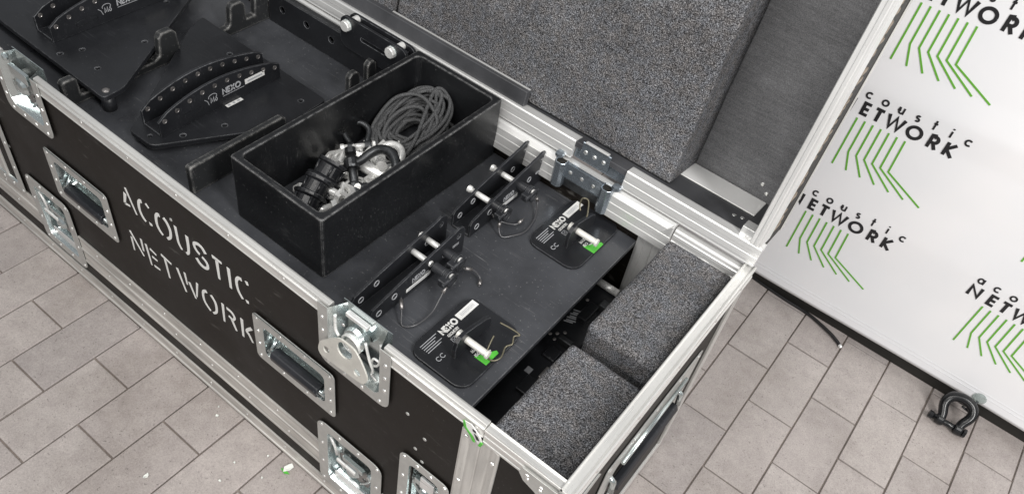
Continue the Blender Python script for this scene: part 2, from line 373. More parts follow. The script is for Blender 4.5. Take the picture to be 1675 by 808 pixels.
# ================================================================== the flight case
CASE = thing('flight_case', (-.85, .28, -.645), 'long open black flight case with aluminium edges and white stencilled lettering', 'case')
FY = -.012                      # outer face of the front panel
XL, XR = -1.72, .014
fF = lambda x, z, w: (x, FY - .0005 + w, z)     # sheet in the front plane, thickness inwards
def dish_hole(x0, x1, z0, z1, f): return rrect(x0 + f, x1 - f, z0 + f, z1 - f, .014)
TOPL = [(-.482, -.322), (-1.402, -1.242)]
HAND = [(-.661, -.449, -.318, -.180), (-1.315, -1.098, -.336, -.194)]
LOWL = [(-.500, -.330, -.600, -.367), (-1.470, -1.300, -.585, -.368)]
MIDL = [(-.290, -.160, -.462, -.240), (-1.640, -1.502, -.470, -.225)]
COLS = [(-.176, -.104), (-1.640, -1.568)]
TF = .022
# front panel with its openings
out = [(-1.69, -.64), (.0, -.64), (.0, -.02)]
for a, b in TOPL: out += [(b - TF, -.02), (b - TF, -.128), (a + TF, -.128), (a + TF, -.02)]
out += [(-1.69, -.02)]
holes = [dish_hole(a, b, c, d, .024) for a, b, c, d in HAND + LOWL] + [dish_hole(a, min(b, -.178) if b > -.5 else b, c, d, .024) for a, b, c, d in MIDL[:1]]
obj('front_panel', plate(out, holes, .011, .0004, lambda x, z, w: (x, FY + w, z)), 'laminate', CASE)
obj('back_panel', MB().box(-1.69, .0, .566, .578, -.64, -.056), 'laminate', CASE)
obj('end_panel', MB().box(.004, XR, -.010, .576, -.64, -.018), 'laminate', CASE)
obj('end_panel', MB().box(-1.71, -1.70, -.010, .576, -.64, -.018), 'laminate', CASE)
obj('bottom_panel', MB().box(-1.69, .003, .0, .565, -.64, -.628), 'laminate', CASE)
for x in (-1.6, -.85, -.06):
    for y in (.05, .52): obj('glide_foot', MB().cyl((x, y, -.6505), (x, y, -.6395), .03, 14), 'cable_black', CASE)
def extrude_x(name, prof, x0, x1, mat, parent=CASE, bev=.0006): return obj(name, MB().prism(prof, lambda y, z, x: (x, y, z), x0, x1), mat, parent, bev, 1)
TONGUE = [(-.0165, -.026), (-.0165, -.0235), (-.0152, -.0225), (-.0152, -.0075), (-.0165, -.0065), (-.0165, -.0040), (-.0128, -.0030), (-.0125, .0005), (-.0110, .0032), (-.0040, .0040), (-.0008, .0032), (.0, .0), (.0005, -.019), (-.010, -.019), (-.0118, -.026)]
CHAN = [(-.0170, -.036), (-.0170, -.032), (-.0155, -.031), (-.0155, -.022), (-.0170, -.021), (-.0170, -.017), (-.0155, -.016), (-.0155, -.008), (-.0172, -.007), (-.0172, -.0005), (-.0158, -.0005), (-.0140, -.0022), (-.0035, -.0022), (-.0016, .0), (.0, .0), (.0006, -.0195), (-.0105, -.0195), (-.0118, -.036)]
segs = [(XL, TOPL[1][0] + TF - .001), (TOPL[1][1] - TF + .001, TOPL[0][0] + TF - .001), (TOPL[0][1] - TF + .001, -.138)]
for a, b in segs: extrude_x('top_edge_trim', TONGUE, a + .0005, b - .0005, 'aluminium_front')
extrude_x('top_edge_trim', CHAN, -.1375, .004, 'aluminium_front')
# end rim (channel, along y)
ER = [(.0, .0), (.0022, .0012), (.0045, -.0026), (.0165, -.0030), (.0195, .0002), (.0230, .0002), (.0235, -.009), (.0222, -.010), (.0222, -.024), (.0235, -.025), (.0235, -.034), (.0150, -.034), (.0145, -.017), (.0, -.017)]
m = MB().prism(ER, lambda x, z, y: (x, y, z), -.0172, .583)
obj('top_edge_trim', m, 'aluminium_y', CASE, .0005, 1)
# end section back rim and main back rim
BR = [(.5595, -.038), (.5600, -.033), (.5612, -.0325), (.5616, -.026), (.5606, -.0255), (.5612, -.017), (.5625, -.0165), (.5640, -.010), (.5665, -.006), (.5800, -.006), (.5830, -.010), (.5830, -.038)]
extrude_x('top_edge_trim', BR, -.1390, -.0005, 'aluminium')
MBR = [(.5500, -.0580), (.5520, -.0435), (.5527, -.0430), (.5552, -.0255), (.5560, -.0250), (.5586, -.0100), (.5596, -.0095), (.5650, -.0010), (.5700, .0015), (.5800, .0015), (.5830, -.004), (.5830, -.0560), (.5650, -.0585)]
HX = (-.412, -.282)
extrude_x('back_edge_trim', [(.5680, -.0580), (.5680, -.012), (.5662, -.011), (.5662, -.002), (.5700, .0015), (.5800, .0015), (.5830, -.004), (.5830, -.0560)], XL, -.7905, 'aluminium')
for a, b in ((-.79, HX[0]), (HX[1], -.1415)): extrude_x('back_edge_trim', MBR, a, b, 'aluminium')
obj('back_edge_trim', MB().box(HX[0] + .0005, HX[1] - .0005, .568, .582, -.0565, -.0005), 'aluminium', CASE)
# lower double trim, tongue-and-groove line between body and base
HYB = [(-.0165, -.0), (-.0165, -.006), (-.0150, -.0075), (-.0150, -.038), (-.0175, -.040), (-.0175, -.046), (-.0150, -.048), (-.0150, -.082), (-.0165, -.0835), (-.0165, -.090), (-.0122, -.090), (-.0122, -.0)]
lx = [(XL, LOWL[1][0]), (LOWL[1][1], LOWL[0][0]), (LOWL[0][1], .010)]
for a, b in lx: extrude_x('lower_double_trim', [(y, z - .461) for y, z in HYB], a + .0005, b - .0005, 'aluminium_dull')
BOT = [(-.0165, -.601), (-.0165, -.606), (-.0152, -.607), (-.0152, -.634), (-.0180, -.636), (-.0180, -.6425), (.02, -.6425), (.02, -.6402), (-.0122, -.6402), (-.0122, -.601)]
extrude_x('bottom_edge_trim', BOT, XL, .02, 'aluminium_dull')
obj('bottom_edge_trim', MB().prism([(.0142, -.600), (.0185, -.600), (.0185, -.6424), (.0142, -.6424)], lambda x, z, y: (x, y, z), -.012, .583), 'aluminium_y', CASE, .0006, 1)
obj('vertical_edge_trim', MB().prism([(.0142, .55), (.0195, .55), (.0195, .585), (-.02, .585), (-.02, .5795), (.0142, .5795)], lambda x, y, z: (x, y, z), -.599, -.0345), 'aluminium_z', CASE, .0006, 1)
obj('vertical_edge_trim', MB().prism([(.0142, .018), (.0192, .018), (.0192, -.0178), (-.024, -.0178), (-.024, -.0125), (.0142, -.0125)], lambda x, y, z: (x, y, z), -.460, -.0365), 'aluminium_z', CASE, .0006, 1)
# upright joint columns on the front face
for a, b in COLS:
    prof = [(0, -.0122), (0, -.0160), (.004, -.0172), (.012, -.0160), (.016, -.0142), (.022, -.0150), (.034, -.0150), (.036, -.0138), (.038, -.0150), (.052, -.0150), (.055, -.0142), (.060, -.0160), (.068, -.0172), (.072, -.0160), (.072, -.0122)]
    zt = -.0262 if a < -1 else -.0368
    c = obj('corner_column' if False else 'upright_joint_trim', MB().prism([(a + x, y) for x, y in prof], lambda x, y, z: (x, y, z), -.4605, zt), 'aluminium_z', CASE, .0004, 1)
    rv = MB()
    for k, z in enumerate((-.052, -.072, -.19, -.21, -.33, -.35, -.445)):
        rv.dome((a + (.010 if k % 2 == 0 else .063), -.0168, z), (0, -1, 0), .0042, .0022)
    obj('rivets', rv, 'rivet', c)
# rivets along the trims
rv = MB(); x = -1.66
while x < -.02:
    rv.dome((x, -.0150, -.0135 if x < -.14 else -.027), (0, -1, 0), .0035, .0016); x += .137
x = -1.6
while x < 0:
    if not any(a - .01 < x < b + .01 for a, b, _, _ in LOWL):
        rv.dome((x, -.0150, -.482), (0, -1, 0), .0036, .0018); rv.dome((x + .03, -.0150, -.530), (0, -1, 0), .0036, .0018)
    rv.dome((x + .01, -.0150, -.620), (0, -1, 0), .0036, .0018); x += .122
for y in (.05, .17, .30, .43, .53): rv.dome((.0222, y, -.017), (1, 0, 0), .0036, .0018)
obj('trim_rivets', rv, 'rivet', CASE)
rv = MB()
for x, z in ((-.285, -.125), (-.262, -.21), (-.245, -.16), (-1.508, -.32), (-.878, -.105), (-.245, -.235)): rv.dome((x, FY, z), (0, -1, 0), .004, .0014)
obj('panel_rivets', rv, 'zinc_flange', CASE)
# steel corner brace at the near corner
p = [(-.062, -.012), (-.040, -.012), (.0165, -.012), (.0165, -.092), (-.004, -.092), (-.012, -.066), (-.034, -.050), (-.056, -.042), (-.066, -.028)]
cb = obj('corner_brace', plate(p, [], .002, .0004, lambda x, z, w: (x, -.0195 - w, z)), 'zinc_flange', CASE)
rv = MB()
for x, z in ((-.052, -.024), (-.050, -.031), (-.026, -.028), (-.026, -.036), (.002, -.034), (.004, -.06), (.004, -.078)): rv.dome((x, -.0215, z), (0, -1, 0), .0036, .0018)
obj('rivets', rv, 'rivet', cb)
obj('corner_brace', plate([(-.017, -.036), (.06, -.036), (.07, -.05), (.02, -.062), (.004, -.10), (-.017, -.10)], [], .002, .0004, lambda y, z, w: (.0236 + w, y, z)), 'zinc_flange', CASE)
# peeled green and white sticker left on the rim
m = MB()
for p in ([(-.172, -.012), (-.160, -.009), (-.150, -.016), (-.140, -.026), (-.136, -.040), (-.144, -.044), (-.152, -.034), (-.166, -.026)],): m.prism(p, lambda x, z, t: (x, t, z), -.0188, -.0172)
obj('sticker_remains', m, 'white_sticker', CASE)
m = MB()
for p in ([(-.175, -.012), (-.171, -.012), (-.167, -.024), (-.155, -.034), (-.148, -.046), (-.152, -.047), (-.160, -.036), (-.172, -.026)], [(-.139, -.034), (-.134, -.036), (-.137, -.047), (-.142, -.048)]): m.prism(p, lambda x, z, t: (x, t, z), -.0194, -.0180)
obj('sticker_remains', m, 'green_sticker', CASE)
m = MB()
for p in ([(-.156, -.016), (-.150, -.017), (-.149, -.021), (-.155, -.021)], [(-.152, -.025), (-.145, -.027), (-.141, -.034), (-.146, -.036)]): m.prism(p, lambda x, z, t: (x, t, z), -.0196, -.0182)
obj('sticker_remains', m, 'black_print', CASE)
# ---- stencilled lettering, one piece per letter
SL = [
('A', [(.0060, [-1.0183, -.1187, -1.0001, -.1795]), (.0085, [-1.0246, -.1381, -1.035, -.1715]), (.0060, [-1.0354, -.1718, -1.018, -.1677])]),
('C', [(.0085, [-.969, -.122, -.9742, -.1232, -.9809, -.1336, -.9838, -.1535, -.9794, -.1693, -.9709, -.1776]), (.0060, [-.9559, -.1175, -.948, -.1247]), (.0075, [-.9587, -.1739, -.9508, -.1729])]),
('O', [(.0085, [-.9154, -.1206, -.9217, -.1225, -.9288, -.1337, -.9316, -.155, -.9272, -.1695, -.9185, -.1767]), (.0085, [-.9031, -.1178, -.894, -.127, -.889, -.1438, -.8936, -.1643, -.9054, -.1766])]),
('U', [(.0075, [-.8682, -.1152, -.8686, -.1381, -.8684, -.1609, -.8617, -.1743]), (.0085, [-.8356, -.1173, -.837, -.1438, -.841, -.1666, -.8485, -.1746])]),
('S', [(.0082, [-.785, -.127, -.792, -.117, -.803, -.1145, -.8145, -.1205, -.8165, -.130, -.812, -.1385, -.804, -.143]), (.0082, [-.8175, -.163, -.810, -.172, -.798, -.1745, -.787, -.168, -.7845, -.158, -.789, -.150, -.798, -.1455])]),
('T', [(.0075, [-.7646, -.1167, -.7385, -.116]), (.0080, [-.7525, -.1187, -.754, -.1722])]),
('I', [(.0080, [-.7202, -.1143, -.7218, -.1716])]),
('C', [(.0080, [-.6852, -.1181, -.6948, -.1208, -.7014, -.1358, -.6999, -.1597, -.6902, -.1762]), (.0075, [-.6721, -.1117, -.6695, -.12]), (.0080, [-.6777, -.1701, -.6761, -.177])]),
('N', [(.0055, [-1.0474, -.2781, -1.0492, -.3187]), (.0060, [-1.047, -.2581, -1.0161, -.3128]), (.0060, [-1.0106, -.2572, -1.0118, -.2937])]),
('E', [(.0060, [-.9959, -.2609, -.993, -.3220]), (.0055, [-.9838, -.2657, -.9644, -.2702]), (.0055, [-.9822, -.2882, -.966, -.2889]), (.0058, [-.9824, -.3167, -.9638, -.3148])]),
('T', [(.0060, [-.9452, -.2532, -.914, -.2576]), (.0065, [-.9344, -.2572, -.9327, -.3147])]),
('W', [(.0065, [-.8958, -.2542, -.8807, -.3154]), (.0058, [-.8717, -.2494, -.8707, -.2842]), (.0065, [-.8616, -.2700, -.8496, -.3107]), (.0060, [-.834, -.2509, -.8447, -.3005])]),
('O', [(.0075, [-.8063, -.2529, -.8143, -.2577, -.8202, -.2705, -.8193, -.2945, -.8047, -.3113]), (.0075, [-.7935, -.2523, -.7825, -.2689, -.7843, -.2964, -.7966, -.3113])]),
('R', [(.0068, [-.7586, -.2492, -.7626, -.3077]), (.0068, [-.7473, -.253, -.7341, -.2538, -.7262, -.2641, -.7332, -.2763, -.7449, -.2747]), (.0068, [-.7364, -.2792, -.7267, -.3061])]),
('K', [(.0078, [-.7037, -.2475, -.7067, -.3058]), (.0078, [-.6765, -.2541, -.6892, -.2687, -.6929, -.2772, -.6867, -.2837, -.6781, -.3003])]),
]
for ch, ss in SL:
    m = MB()
    for w, c in ss:
        P = [(c[i], c[i + 1]) for i in range(0, len(c), 2)]
        P = [tuple(q)[:2] for q in spline([(*p, 0) for p in P], 5)] if len(P) > 2 else P
        ws = [w * (1 - .28 * (i / (len(P) - 1)) + random.uniform(-.04, .04)) for i in range(len(P))]
        ribbon(m, P, ws, lambda x, z, h: (x, FY - h, z), .0006)
    obj('stencil_letter', m, 'white_print', CASE)
# ---- recessed dishes
def ring_loft(m, A, B, closed=True):
    n = len(A); o = len(m.v); m.v += [tuple(p) for p in A + B]
    for i in range(n if closed else n - 1): m.f.append((o + i, o + (i + 1) % n, o + n + (i + 1) % n, o + n + i)); m.sm.append(False)
def rivet_run(m, pts, y=-.0175, r=.0042):
    for x, z in pts: m.dome((x, y, z), (0, -1, 0), r, .0022)
def lerp_pts(a, b, n): return [(a[0] + (b[0] - a[0]) * k / (n - 1), a[1] + (b[1] - a[1]) * k / (n - 1)) for k in range(n)]
def dish(name, x0, x1, z0, z1, f, depth, rc=.012, yf=-.0175):
    """flange plate, pressed bowl and rivets; yf is the flange's outer face"""
    inner = rrect(x0 + f, x1 - f, z0 + f, z1 - f, .012)
    d = obj(name, plate(rrect(x0, x1, z0, z1, rc), [inner], .0018, .0004, lambda x, z, w: (x, yf + w, z)), 'zinc_flange', CASE)
    m = MB(); t = .012
    A = [(x, yf + .0008, z) for x, z in inner]; B = [(x, yf + depth, z) for x, z in rrect(x0 + f + t * .35, x1 - f - t * .35, z0 + f + t * .6, z1 - f - t * .35, .010)]
    ring_loft(m, A, B); m.f.append(tuple(range(len(A), 2 * len(A)))); m.sm.append(False)
    obj('bowl', m, 'zinc', d)
    rv = MB(); g = f * .45
    top = lerp_pts((x0 + g, z1 - g), (x1 - g, z1 - g), 4); botm = lerp_pts((x0 + g, z0 + g), (x1 - g, z0 + g), 4)
    lf = lerp_pts((x0 + g, z0 + g), (x0 + g, z1 - g), 4)[1:-1]; rt = lerp_pts((x1 - g, z0 + g), (x1 - g, z1 - g), 4)[1:-1]
    rivet_run(rv, top + botm + lf + rt, yf); obj('rivets', rv, 'rivet', d)
    return d
def handle(x0, x1, z0, z1):
    d = dish('recessed_handle', x0, x1, z0, z1, .026, .034)
    m = MB(); zc = z0 + .040; xa, xb = x0 + .036, x1 - .036
    m.tube([(xa, .006, zc + .026), (xa, -.006, zc + .008), (xa, -.012, zc)], .0045, 8); m.tube([(xb, .006, zc + .026), (xb, -.006, zc + .008), (xb, -.012, zc)], .0045, 8)
    m.cyl((xa - .006, -.012, zc), (xb + .006, -.012, zc), .0045, 10)
    m.tube([(xa - .004, .004, z1 - .05), (xa + .010, .002, z1 - .052), (xa + .014, .004, z1 - .06)], .003, 6)
    obj('handle_arm', m, 'zinc', d)
    m = MB(); pr = [(-.011, -.010), (.006, -.012), (.012, -.006), (.012, .008), (.004, .013), (-.008, .012), (-.013, .004)]
    m.prism(pr, lambda y, z, x: (x, -.011 + y, zc + z), xa + .008, xb - .008)
    obj('grip', m, 'grip_rubber', d, .002, 2)
    m = MB().box(x0 + .006, x1 - .006, -.0192, -.0178, z1 - .0045, z1 - .001)
    obj('flange_lip', m, 'zinc', d)
for h in HAND: handle(*h)
def twist_gear(d, cx, cz, r, y=-.004, rot=0, mat='worn_steel'):
    """turn-key, cam and hook wires inside a latch bowl"""
    R_ = lambda x, z: (cx + x * math.cos(rot) - z * math.sin(rot), cz + x * math.sin(rot) + z * math.cos(rot))
    p = [R_(*q) for q in rrect(-r, r, -r * .62, r * .55, r * .3)]
    h = [[R_(*q) for q in circ(-r * .66, -r * .1, r * .12, 10)], [R_(*q) for q in circ(r * .66, -r * .1, r * .12, 10)]]
    obj('cam_plate', plate(p, h, .003, .0005, lambda x, z, w: (x, y - w, z)), mat, d)
    m = MB(); c = R_(0, 0); m.lathe([(r * .42, 0), (r * .42, .004), (r * .30, .010), (r * .16, .013), (.0005, .0135)], (c[0], y - .003, c[1]), (0, -1, 0), 18)
    obj('turn_hub', m, 'zinc', d)
    m = MB(); a, b = R_(-r * .62, r * .72), R_(r * .62, r * .72)
    m.box(min(a[0], b[0]), max(a[0], b[0]), y - .012, y - .004, min(a[1], b[1]) - .004, max(a[1], b[1]) + .004)
    obj('hook_bar', m, 'zinc', d, .001)
    m = MB()
    for s in (-1, 1):
        pp = [(*R_(s * r * 1.05, r * .9),), (*R_(s * r * .98, r * .35),), (*R_(s * r * .8, -r * .2),), (*R_(s * r * .5, -r * .75),)]
        m.tube(spline([(x, y - .004, z) for x, z in pp], 4), .0028, 7)
        pp = R_(s * r * .98, r * .8); m.lathe([(.0005, -.002), (.007, -.002), (.008, .002), (.006, .006), (.0005, .007)], (pp[0], y - .004, pp[1]), (0, -1, 0), 10)
    obj('spring_wire', m, 'zinc', d)
for i, (a, b, c, e) in enumerate(LOWL):
    d = dish('twist_latch', a, b, c, e, .026, .026, .022)
    twist_gear(d, (a + b) / 2 - .002, (c + e) / 2 - .012, .044, .002, -.12 if i == 0 else .05)
    m = MB().box(a + .036, b - .045, -.010, -.006, c + .032, c + .056)
    obj('base_hook', m, 'aluminium', d, .002)
    m = MB().tube([(a + .028, -.010, e - .05), (a + .040, -.010, e - .075), (a + .045, -.010, e - .10)], .003, 7); obj('spring_wire', m, 'bolt_steel', d)
    m = MB().box((a + b) / 2 - .03, (a + b) / 2 + .02, -.0225, -.0178, (c + e) / 2 + .020, (c + e) / 2 + .030); obj('turn_key', m, 'bolt_steel', d, .0015)
for i, (a, b, c, e) in enumerate(MIDL):
    d = dish('twist_latch', a, b if i else -.1785, c, e, .022, .024, .016)
    twist_gear(d, (a + b) / 2 - .01, (c + e) / 2 + .01, .032, .002, .2)
    obj('base_hook', MB().box((a + b) / 2 - .02, (a + b) / 2 + .012, -.012, -.006, e - .085, e - .05), 'aluminium', d, .002)
def top_latch(x0, x1, z0):
    yf = -.0185; f = TF; zt = .0035
    o = [(x0, zt)] + [(x0, z0 + .02)] + [(x0 + .02 - .02 * math.cos(t * PI / 8), z0 + .02 - .02 * math.sin(t * PI / 8)) for t in range(1, 5)] + [(x1 - .02 + .02 * math.sin(t * PI / 8), z0 + .02 - .02 * math.cos(t * PI / 8)) for t in range(0, 5)] + [(x1, zt), (x1 - f, zt), (x1 - f, z0 + f + .012), (x1 - f - .01, z0 + f), (x0 + f + .01, z0 + f), (x0 + f, z0 + f + .012), (x0 + f, zt)]
    d = obj('twist_latch', plate(o, [], .0018, .0004, lambda x, z, w: (x, yf + w, z)), 'zinc_flange', CASE)
    m = MB(); t = .004
    A = [(x0 + f, zt), (x0 + f, z0 + f + .012), (x0 + f + .01, z0 + f), (x1 - f - .01, z0 + f), (x1 - f, z0 + f + .012), (x1 - f, zt)]
    Bk = [(x0 + f + .016, zt), (x0 + f + .016, z0 + f + .018), (x0 + f + .022, z0 + f + .012), (x1 - f - .020, z0 + f + .012), (x1 - f - .014, z0 + f + .018), (x1 - f - .014, zt)]
    ring_loft(m, [(x, yf + .001, z) for x, z in A], [(x, .013, z) for x, z in Bk], False); n = len(A); m.f.append(tuple(range(n, 2 * n))); m.sm.append(False)
    m.box(x0 + f + .006, x1 - f - .004, .0132, .0146, -.06, .0060)      # back lip standing at the rim
    obj('bowl', m, 'zinc', d)
    rv = MB(); g = .010
    rivet_run(rv, [(x0 + g, -.03), (x0 + g, -.065), (x0 + g, -.10), (x0 + .022, z0 + .010), (x0 + .06, z0 + g), (x0 + .10, z0 + g), (x1 - .02, z0 + .010), (x1 - g, -.10), (x1 - g, -.065), (x1 - g, -.03)], yf); obj('rivets', rv, 'rivet', d)
    return d, yf
d, yf = top_latch(-.482, -.322, -.150)
# the loose keeper plate: rounded triangle with one big and two small holes
cx, cz = -.418, -.075; ro = math.radians(4)
kp = [(-.056, -.024), (-.053, -.008), (-.045, .002), (-.012, .030), (.010, .032), (.030, .026), (.052, -.004), (.056, -.018), (.050, -.031), (.036, -.036), (-.040, -.036), (-.052, -.033)]
T2 = lambda p: (cx + p[0] * math.cos(ro) - p[1] * math.sin(ro), cz + p[0] * math.sin(ro) + p[1] * math.cos(ro))
kp = [T2(p[:2]) for p in spline([(*p, 0) for p in kp], 3, True)]
obj('keeper_plate', plate(kp, [[T2(q) for q in circ(.004, .012, .0165, 20)], [T2(q) for q in circ(-.037, -.015, .0068, 12)], [T2(q) for q in circ(.033, -.018, .0072, 12)]], .003, .0006, lambda x, z, w: (x, -.0235 - w + (z - cz) * .12, z)), 'keeper', d)
m = MB().lathe([(.0005, 0), (.021, 0), (.023, .006), (.023, .016), (.019, .022), (.0005, .024)], (-.412, .010, -.052), (0, -1, .25), 22); obj('turn_hub', m, 'zinc', d)
m = MB()
for k in range(5): m.tube([(-.412 + .0195 * math.cos(t * PI / 8), -.006 - k * .0022, -.054 + .0195 * math.sin(t * PI / 8)) for t in range(16)], .0012, 5, closed=True)
obj('coil_spring', m, 'bolt_steel', d)
obj('hook_bar', MB().box(-.440, -.392, .002, .012, -.018, -.009), 'aluminium', d, .0015)
m = MB()
m.tube(spline([(-.385, -.008, -.030), (-.372, -.012, -.060), (-.364, -.012, -.080), (-.368, -.010, -.098), (-.356, -.010, -.106)], 5), .0026, 7)
m.tube(spline([(-.356, -.004, -.012), (-.352, -.008, -.042), (-.358, -.008, -.066), (-.370, -.008, -.074), (-.366, -.008, -.054), (-.350, -.006, -.058)], 5), .0022, 7)
m.tube(spline([(-.455, -.006, -.020), (-.450, -.010, -.050), (-.440, -.012, -.058)], 5), .003, 7); m.dome((-.374, -.020, -.102), (0, -1, 0), .006, .004)
obj('spring_wire', m, 'bolt_steel', d)
d, yf = top_latch(-1.402, -1.242, -.140)
twist_gear(d, -1.335, -.060, .05, .0, -.25)
# ---- end panel handle
ye0, ye1, ze0, ze1 = .150, .500, -.400, -.170
fE = lambda y, z, w: (XR + .0035 - w, y, z)
inner = rrect(ye0 + .05, ye1 - .05, ze0 + .03, ze1 - .06, .016)
d = obj('recessed_handle', plate(rrect(ye0, ye1, ze0, ze1, .015), [inner], .002, .0004, fE), 'zinc_flange', CASE)
m = MB(); A = [(XR + .002, y, z) for y, z in inner]; Bv = [(XR - .03, y, z) for y, z in rrect(ye0 + .055, ye1 - .055, ze0 + .035, ze1 - .065, .014)]
ring_loft(m, A, Bv); m.f.append(tuple(range(len(A), 2 * len(A)))); m.sm.append(False); obj('bowl', m, 'cable_black', d)
m = MB().prism([(0, -.012), (.014, -.012), (.020, 0), (.014, .012), (0, .012)], lambda x, z, y: (XR + .002 + x, y, -.30 + z), ye0 + .06, ye1 - .06); obj('grip', m, 'grip_rubber', d, .003)
m = MB()
for y in (ye0 + .05, ye1 - .05): m.tube([(XR - .01, y, -.255), (XR + .010, y, -.268), (XR + .013, y, -.30)], .006, 8)
m.tube([(XR + .009, ye0 + .06, -.215), (XR + .009, ye1 - .06, -.205)], .004, 8)
obj('handle_arm', m, 'zinc', d)
rv = MB()
for y in (ye0 + .015, .24, .325, .41, ye1 - .015):
    for z in (ze0 + .013, ze1 - .014): rv.dome((XR + .0035, y, z), (1, 0, 0), .0042, .0022)
obj('rivets', rv, 'rivet', d)
# ---- interior: shelf, comb dividers, inner lining, back wall joint column
ZS = -.085
obj('shelf', MB().box(-1.698, -.203, .002, .5640, ZS - .012, ZS), 'black_shelf', CASE, .0012)
for sgn, y in ((1, .004),): pass
obj('inner_lining', MB().box(-.198, .003, .0005, .004, -.60, -.03), 'laminate', CASE)
# joint column inside, back wall
prof = [(0, .5655), (0, .560), (.006, .5585), (.016, .5605), (.018, .5585), (.034, .5585), (.036, .5605), (.048, .5585), (.056, .560), (.058, .5655)]
obj('upright_joint_trim', MB().prism([(-.2025 + x, y) for x, y in prof], lambda x, y, z: (x, y, z), -.62, -.0590), 'aluminium_w', CASE, .0004, 1)
obj('upright_joint_trim', MB().prism([(-.1935, -.0588), (-.1445, -.0588), (-.1415, .0005), (-.1435, .0008)], lambda x, z, y: (x, y, z), .5560, .5655), 'aluminium_w', CASE, .0004, 1)
obj('upright_joint_trim', MB().box(-.170, -.108, .0012, .0042, -.60, -.0305), 'aluminium_z', CASE)
def comb(name, x0, x1, prof): return obj(name, MB().prism(prof, lambda y, z, x: (x, y, z), x0, x1), 'worn_wood', CASE, .003, 2)
z0 = ZS + .0002
comb('divider', -1.267, -1.249, [(.030, z0), (.030, -.030), (.036, -.024), (.058, -.024), (.064, -.030), (.064, -.066), (.236, -.066), (.250, -.058), (.254, -.018), (.262, -.008), (.288, -.008), (.298, -.018), (.302, -.064), (.430, -.064), (.438, -.056), (.442, -.018), (.450, -.010), (.472, -.010), (.482, -.020), (.484, -.060), (.508, -.060), (.512, -.020), (.520, -.012), (.540, -.012), (.550, -.022), (.552, z0)])
comb('divider', -.899, -.884, [(.048, z0), (.048, -.024), (.052, -.020), (.268, -.020), (.278, -.026), (.280, -.070), (.452, -.070), (.454, -.016), (.462, -.008), (.476, -.008), (.484, -.016), (.486, -.070), (.506, -.070), (.508, -.010), (.516, -.002), (.526, -.002), (.534, -.010), (.536, z0)])
# ---- black hinge plate set into the back rim
hg = obj('lid_stay_hinge', MB().box(-.392, -.302, .5610, .5675, -.0555, .0), 'hinge_zinc', CASE, .001)
rv = MB()
for x in (-.380, -.352, -.324): rv.dome((x, .5610, -.018), (0, -1, 0), .0048, .0022)
obj('rivets', rv, 'rivet', hg)
obj('lower_strip', MB().box(-.388, -.306, .5585, .5608, -.055, -.036), 'dark_steel', hg)
for xc in (-.402, -.292):
    m = MB(); po = [(-.012, .006), (-.012, -.010), (-.006, -.016), (.006, -.016), (.012, -.010), (.012, .006)]; pi_ = [(-.0095, .006), (-.0095, -.009), (-.005, -.0135), (.005, -.0135), (.0095, -.009), (.0095, .006)]
    V = []
    for zz in (-.057, .004):
        V += [(xc + x, .5600 + y, zz) for x, y in po + pi_[::-1]]
    n = 12; m.add(V, [tuple(range(n))[::-1], tuple(range(n, 2 * n))] + [(i, (i + 1) % n, n + (i + 1) % n, n + i) for i in range(n)])
    k = obj('knuckle', m, 'hinge_zinc', hg, .0005, 1)
    obj('socket', MB().prism([(x * .98, y * .98) for x, y in pi_], lambda x, y, z: (xc + x, .5600 + y, z), -.05, .0005), 'shade_black', k)  # solid dark plug, the shade inside the knuckle put into its colour
    m = MB().lathe([(.0005, .0), (.009, .0), (.010, .003), (.007, .009), (.0005, .010)], (xc + (-.012 if xc < -.35 else .014), .566, .004), (0, -.3, 1), 12); obj('pivot_cap', m, 'hinge_zinc', k)
# ================================================================== lid, standing open about 100 degrees
LTH = math.radians(10); LU = Vector((0, math.sin(LTH), math.cos(LTH))); LW = Vector((0, math.cos(LTH), -math.sin(LTH))); LP = Vector((0, .5765, .046))
TL = lambda p: LP + Vector((p[0], 0, 0)) + LU * p[1] + LW * p[2]      # (x, up the lid, depth into the lid)
LID = obj('lid', MB().box(-1.70, .010, -.030, .62, .1635, .173, TL), 'lid_felt', CASE)
def lbox(name, x0, x1, u0, u1, w0, w1, mat, bev=.0006, parent=LID): return obj(name, MB().box(x0, x1, u0, u1, w0, w1, TL), mat, parent, bev, 1)
lbox('lid_wall', -1.70, -.004, -.013, -.001, .004, .1633, 'lid_lining')  # lining darker than the lid panel: this wall's shading put into the colour
lbox('lid_wall', -.0035, .0112, -.030, .62, .0125, .1633, 'laminate')
LR = [(-.0395, .0), (-.0395, .010), (-.0135, .0125), (-.0130, .030), (-.0010, .030), (.0012, .024), (.0012, .003), (-.0015, .0008), (-.0120, .0004), (-.0124, .0010), (-.0210, .0010), (-.0214, .0004), (-.0330, .0), (-.0338, .0008), (-.0370, .0008)]
for a, b in ((-1.71, -.393), (-.272, .0175)):
    obj('lid_edge_trim', MB().prism(LR, lambda u, w, x: TL((x, u, w)), a, b), 'aluminium', LID, .0004, 1)
lbox('lid_edge_trim', -.3925, -.2725, -.038, -.002, .012, .020, 'hinge_zinc')
RR = [(-.0095, .004), (-.0080, .0), (-.0010, .0008), (.0005, .0), (.0060, .0), (.0075, .0010), (.0110, .0010), (.0130, .0035), (.0135, .050), (.0115, .050), (.0115, .012), (-.0040, .012), (-.0095, .010)]
obj('lid_edge_trim', MB().prism(RR, lambda x, w, u: TL((x, u, w)), .0014, .62), 'aluminium_w', LID, .0004, 1)
m = MB()
for k in range(110):
    u = .01 + k * .0055; a = random.random(); m.box(.0113, .0116 + a * .0022, u, u + .003 + .006 * random.random(), .0505 + .004 * a, .058 + .03 * a * a, TL)
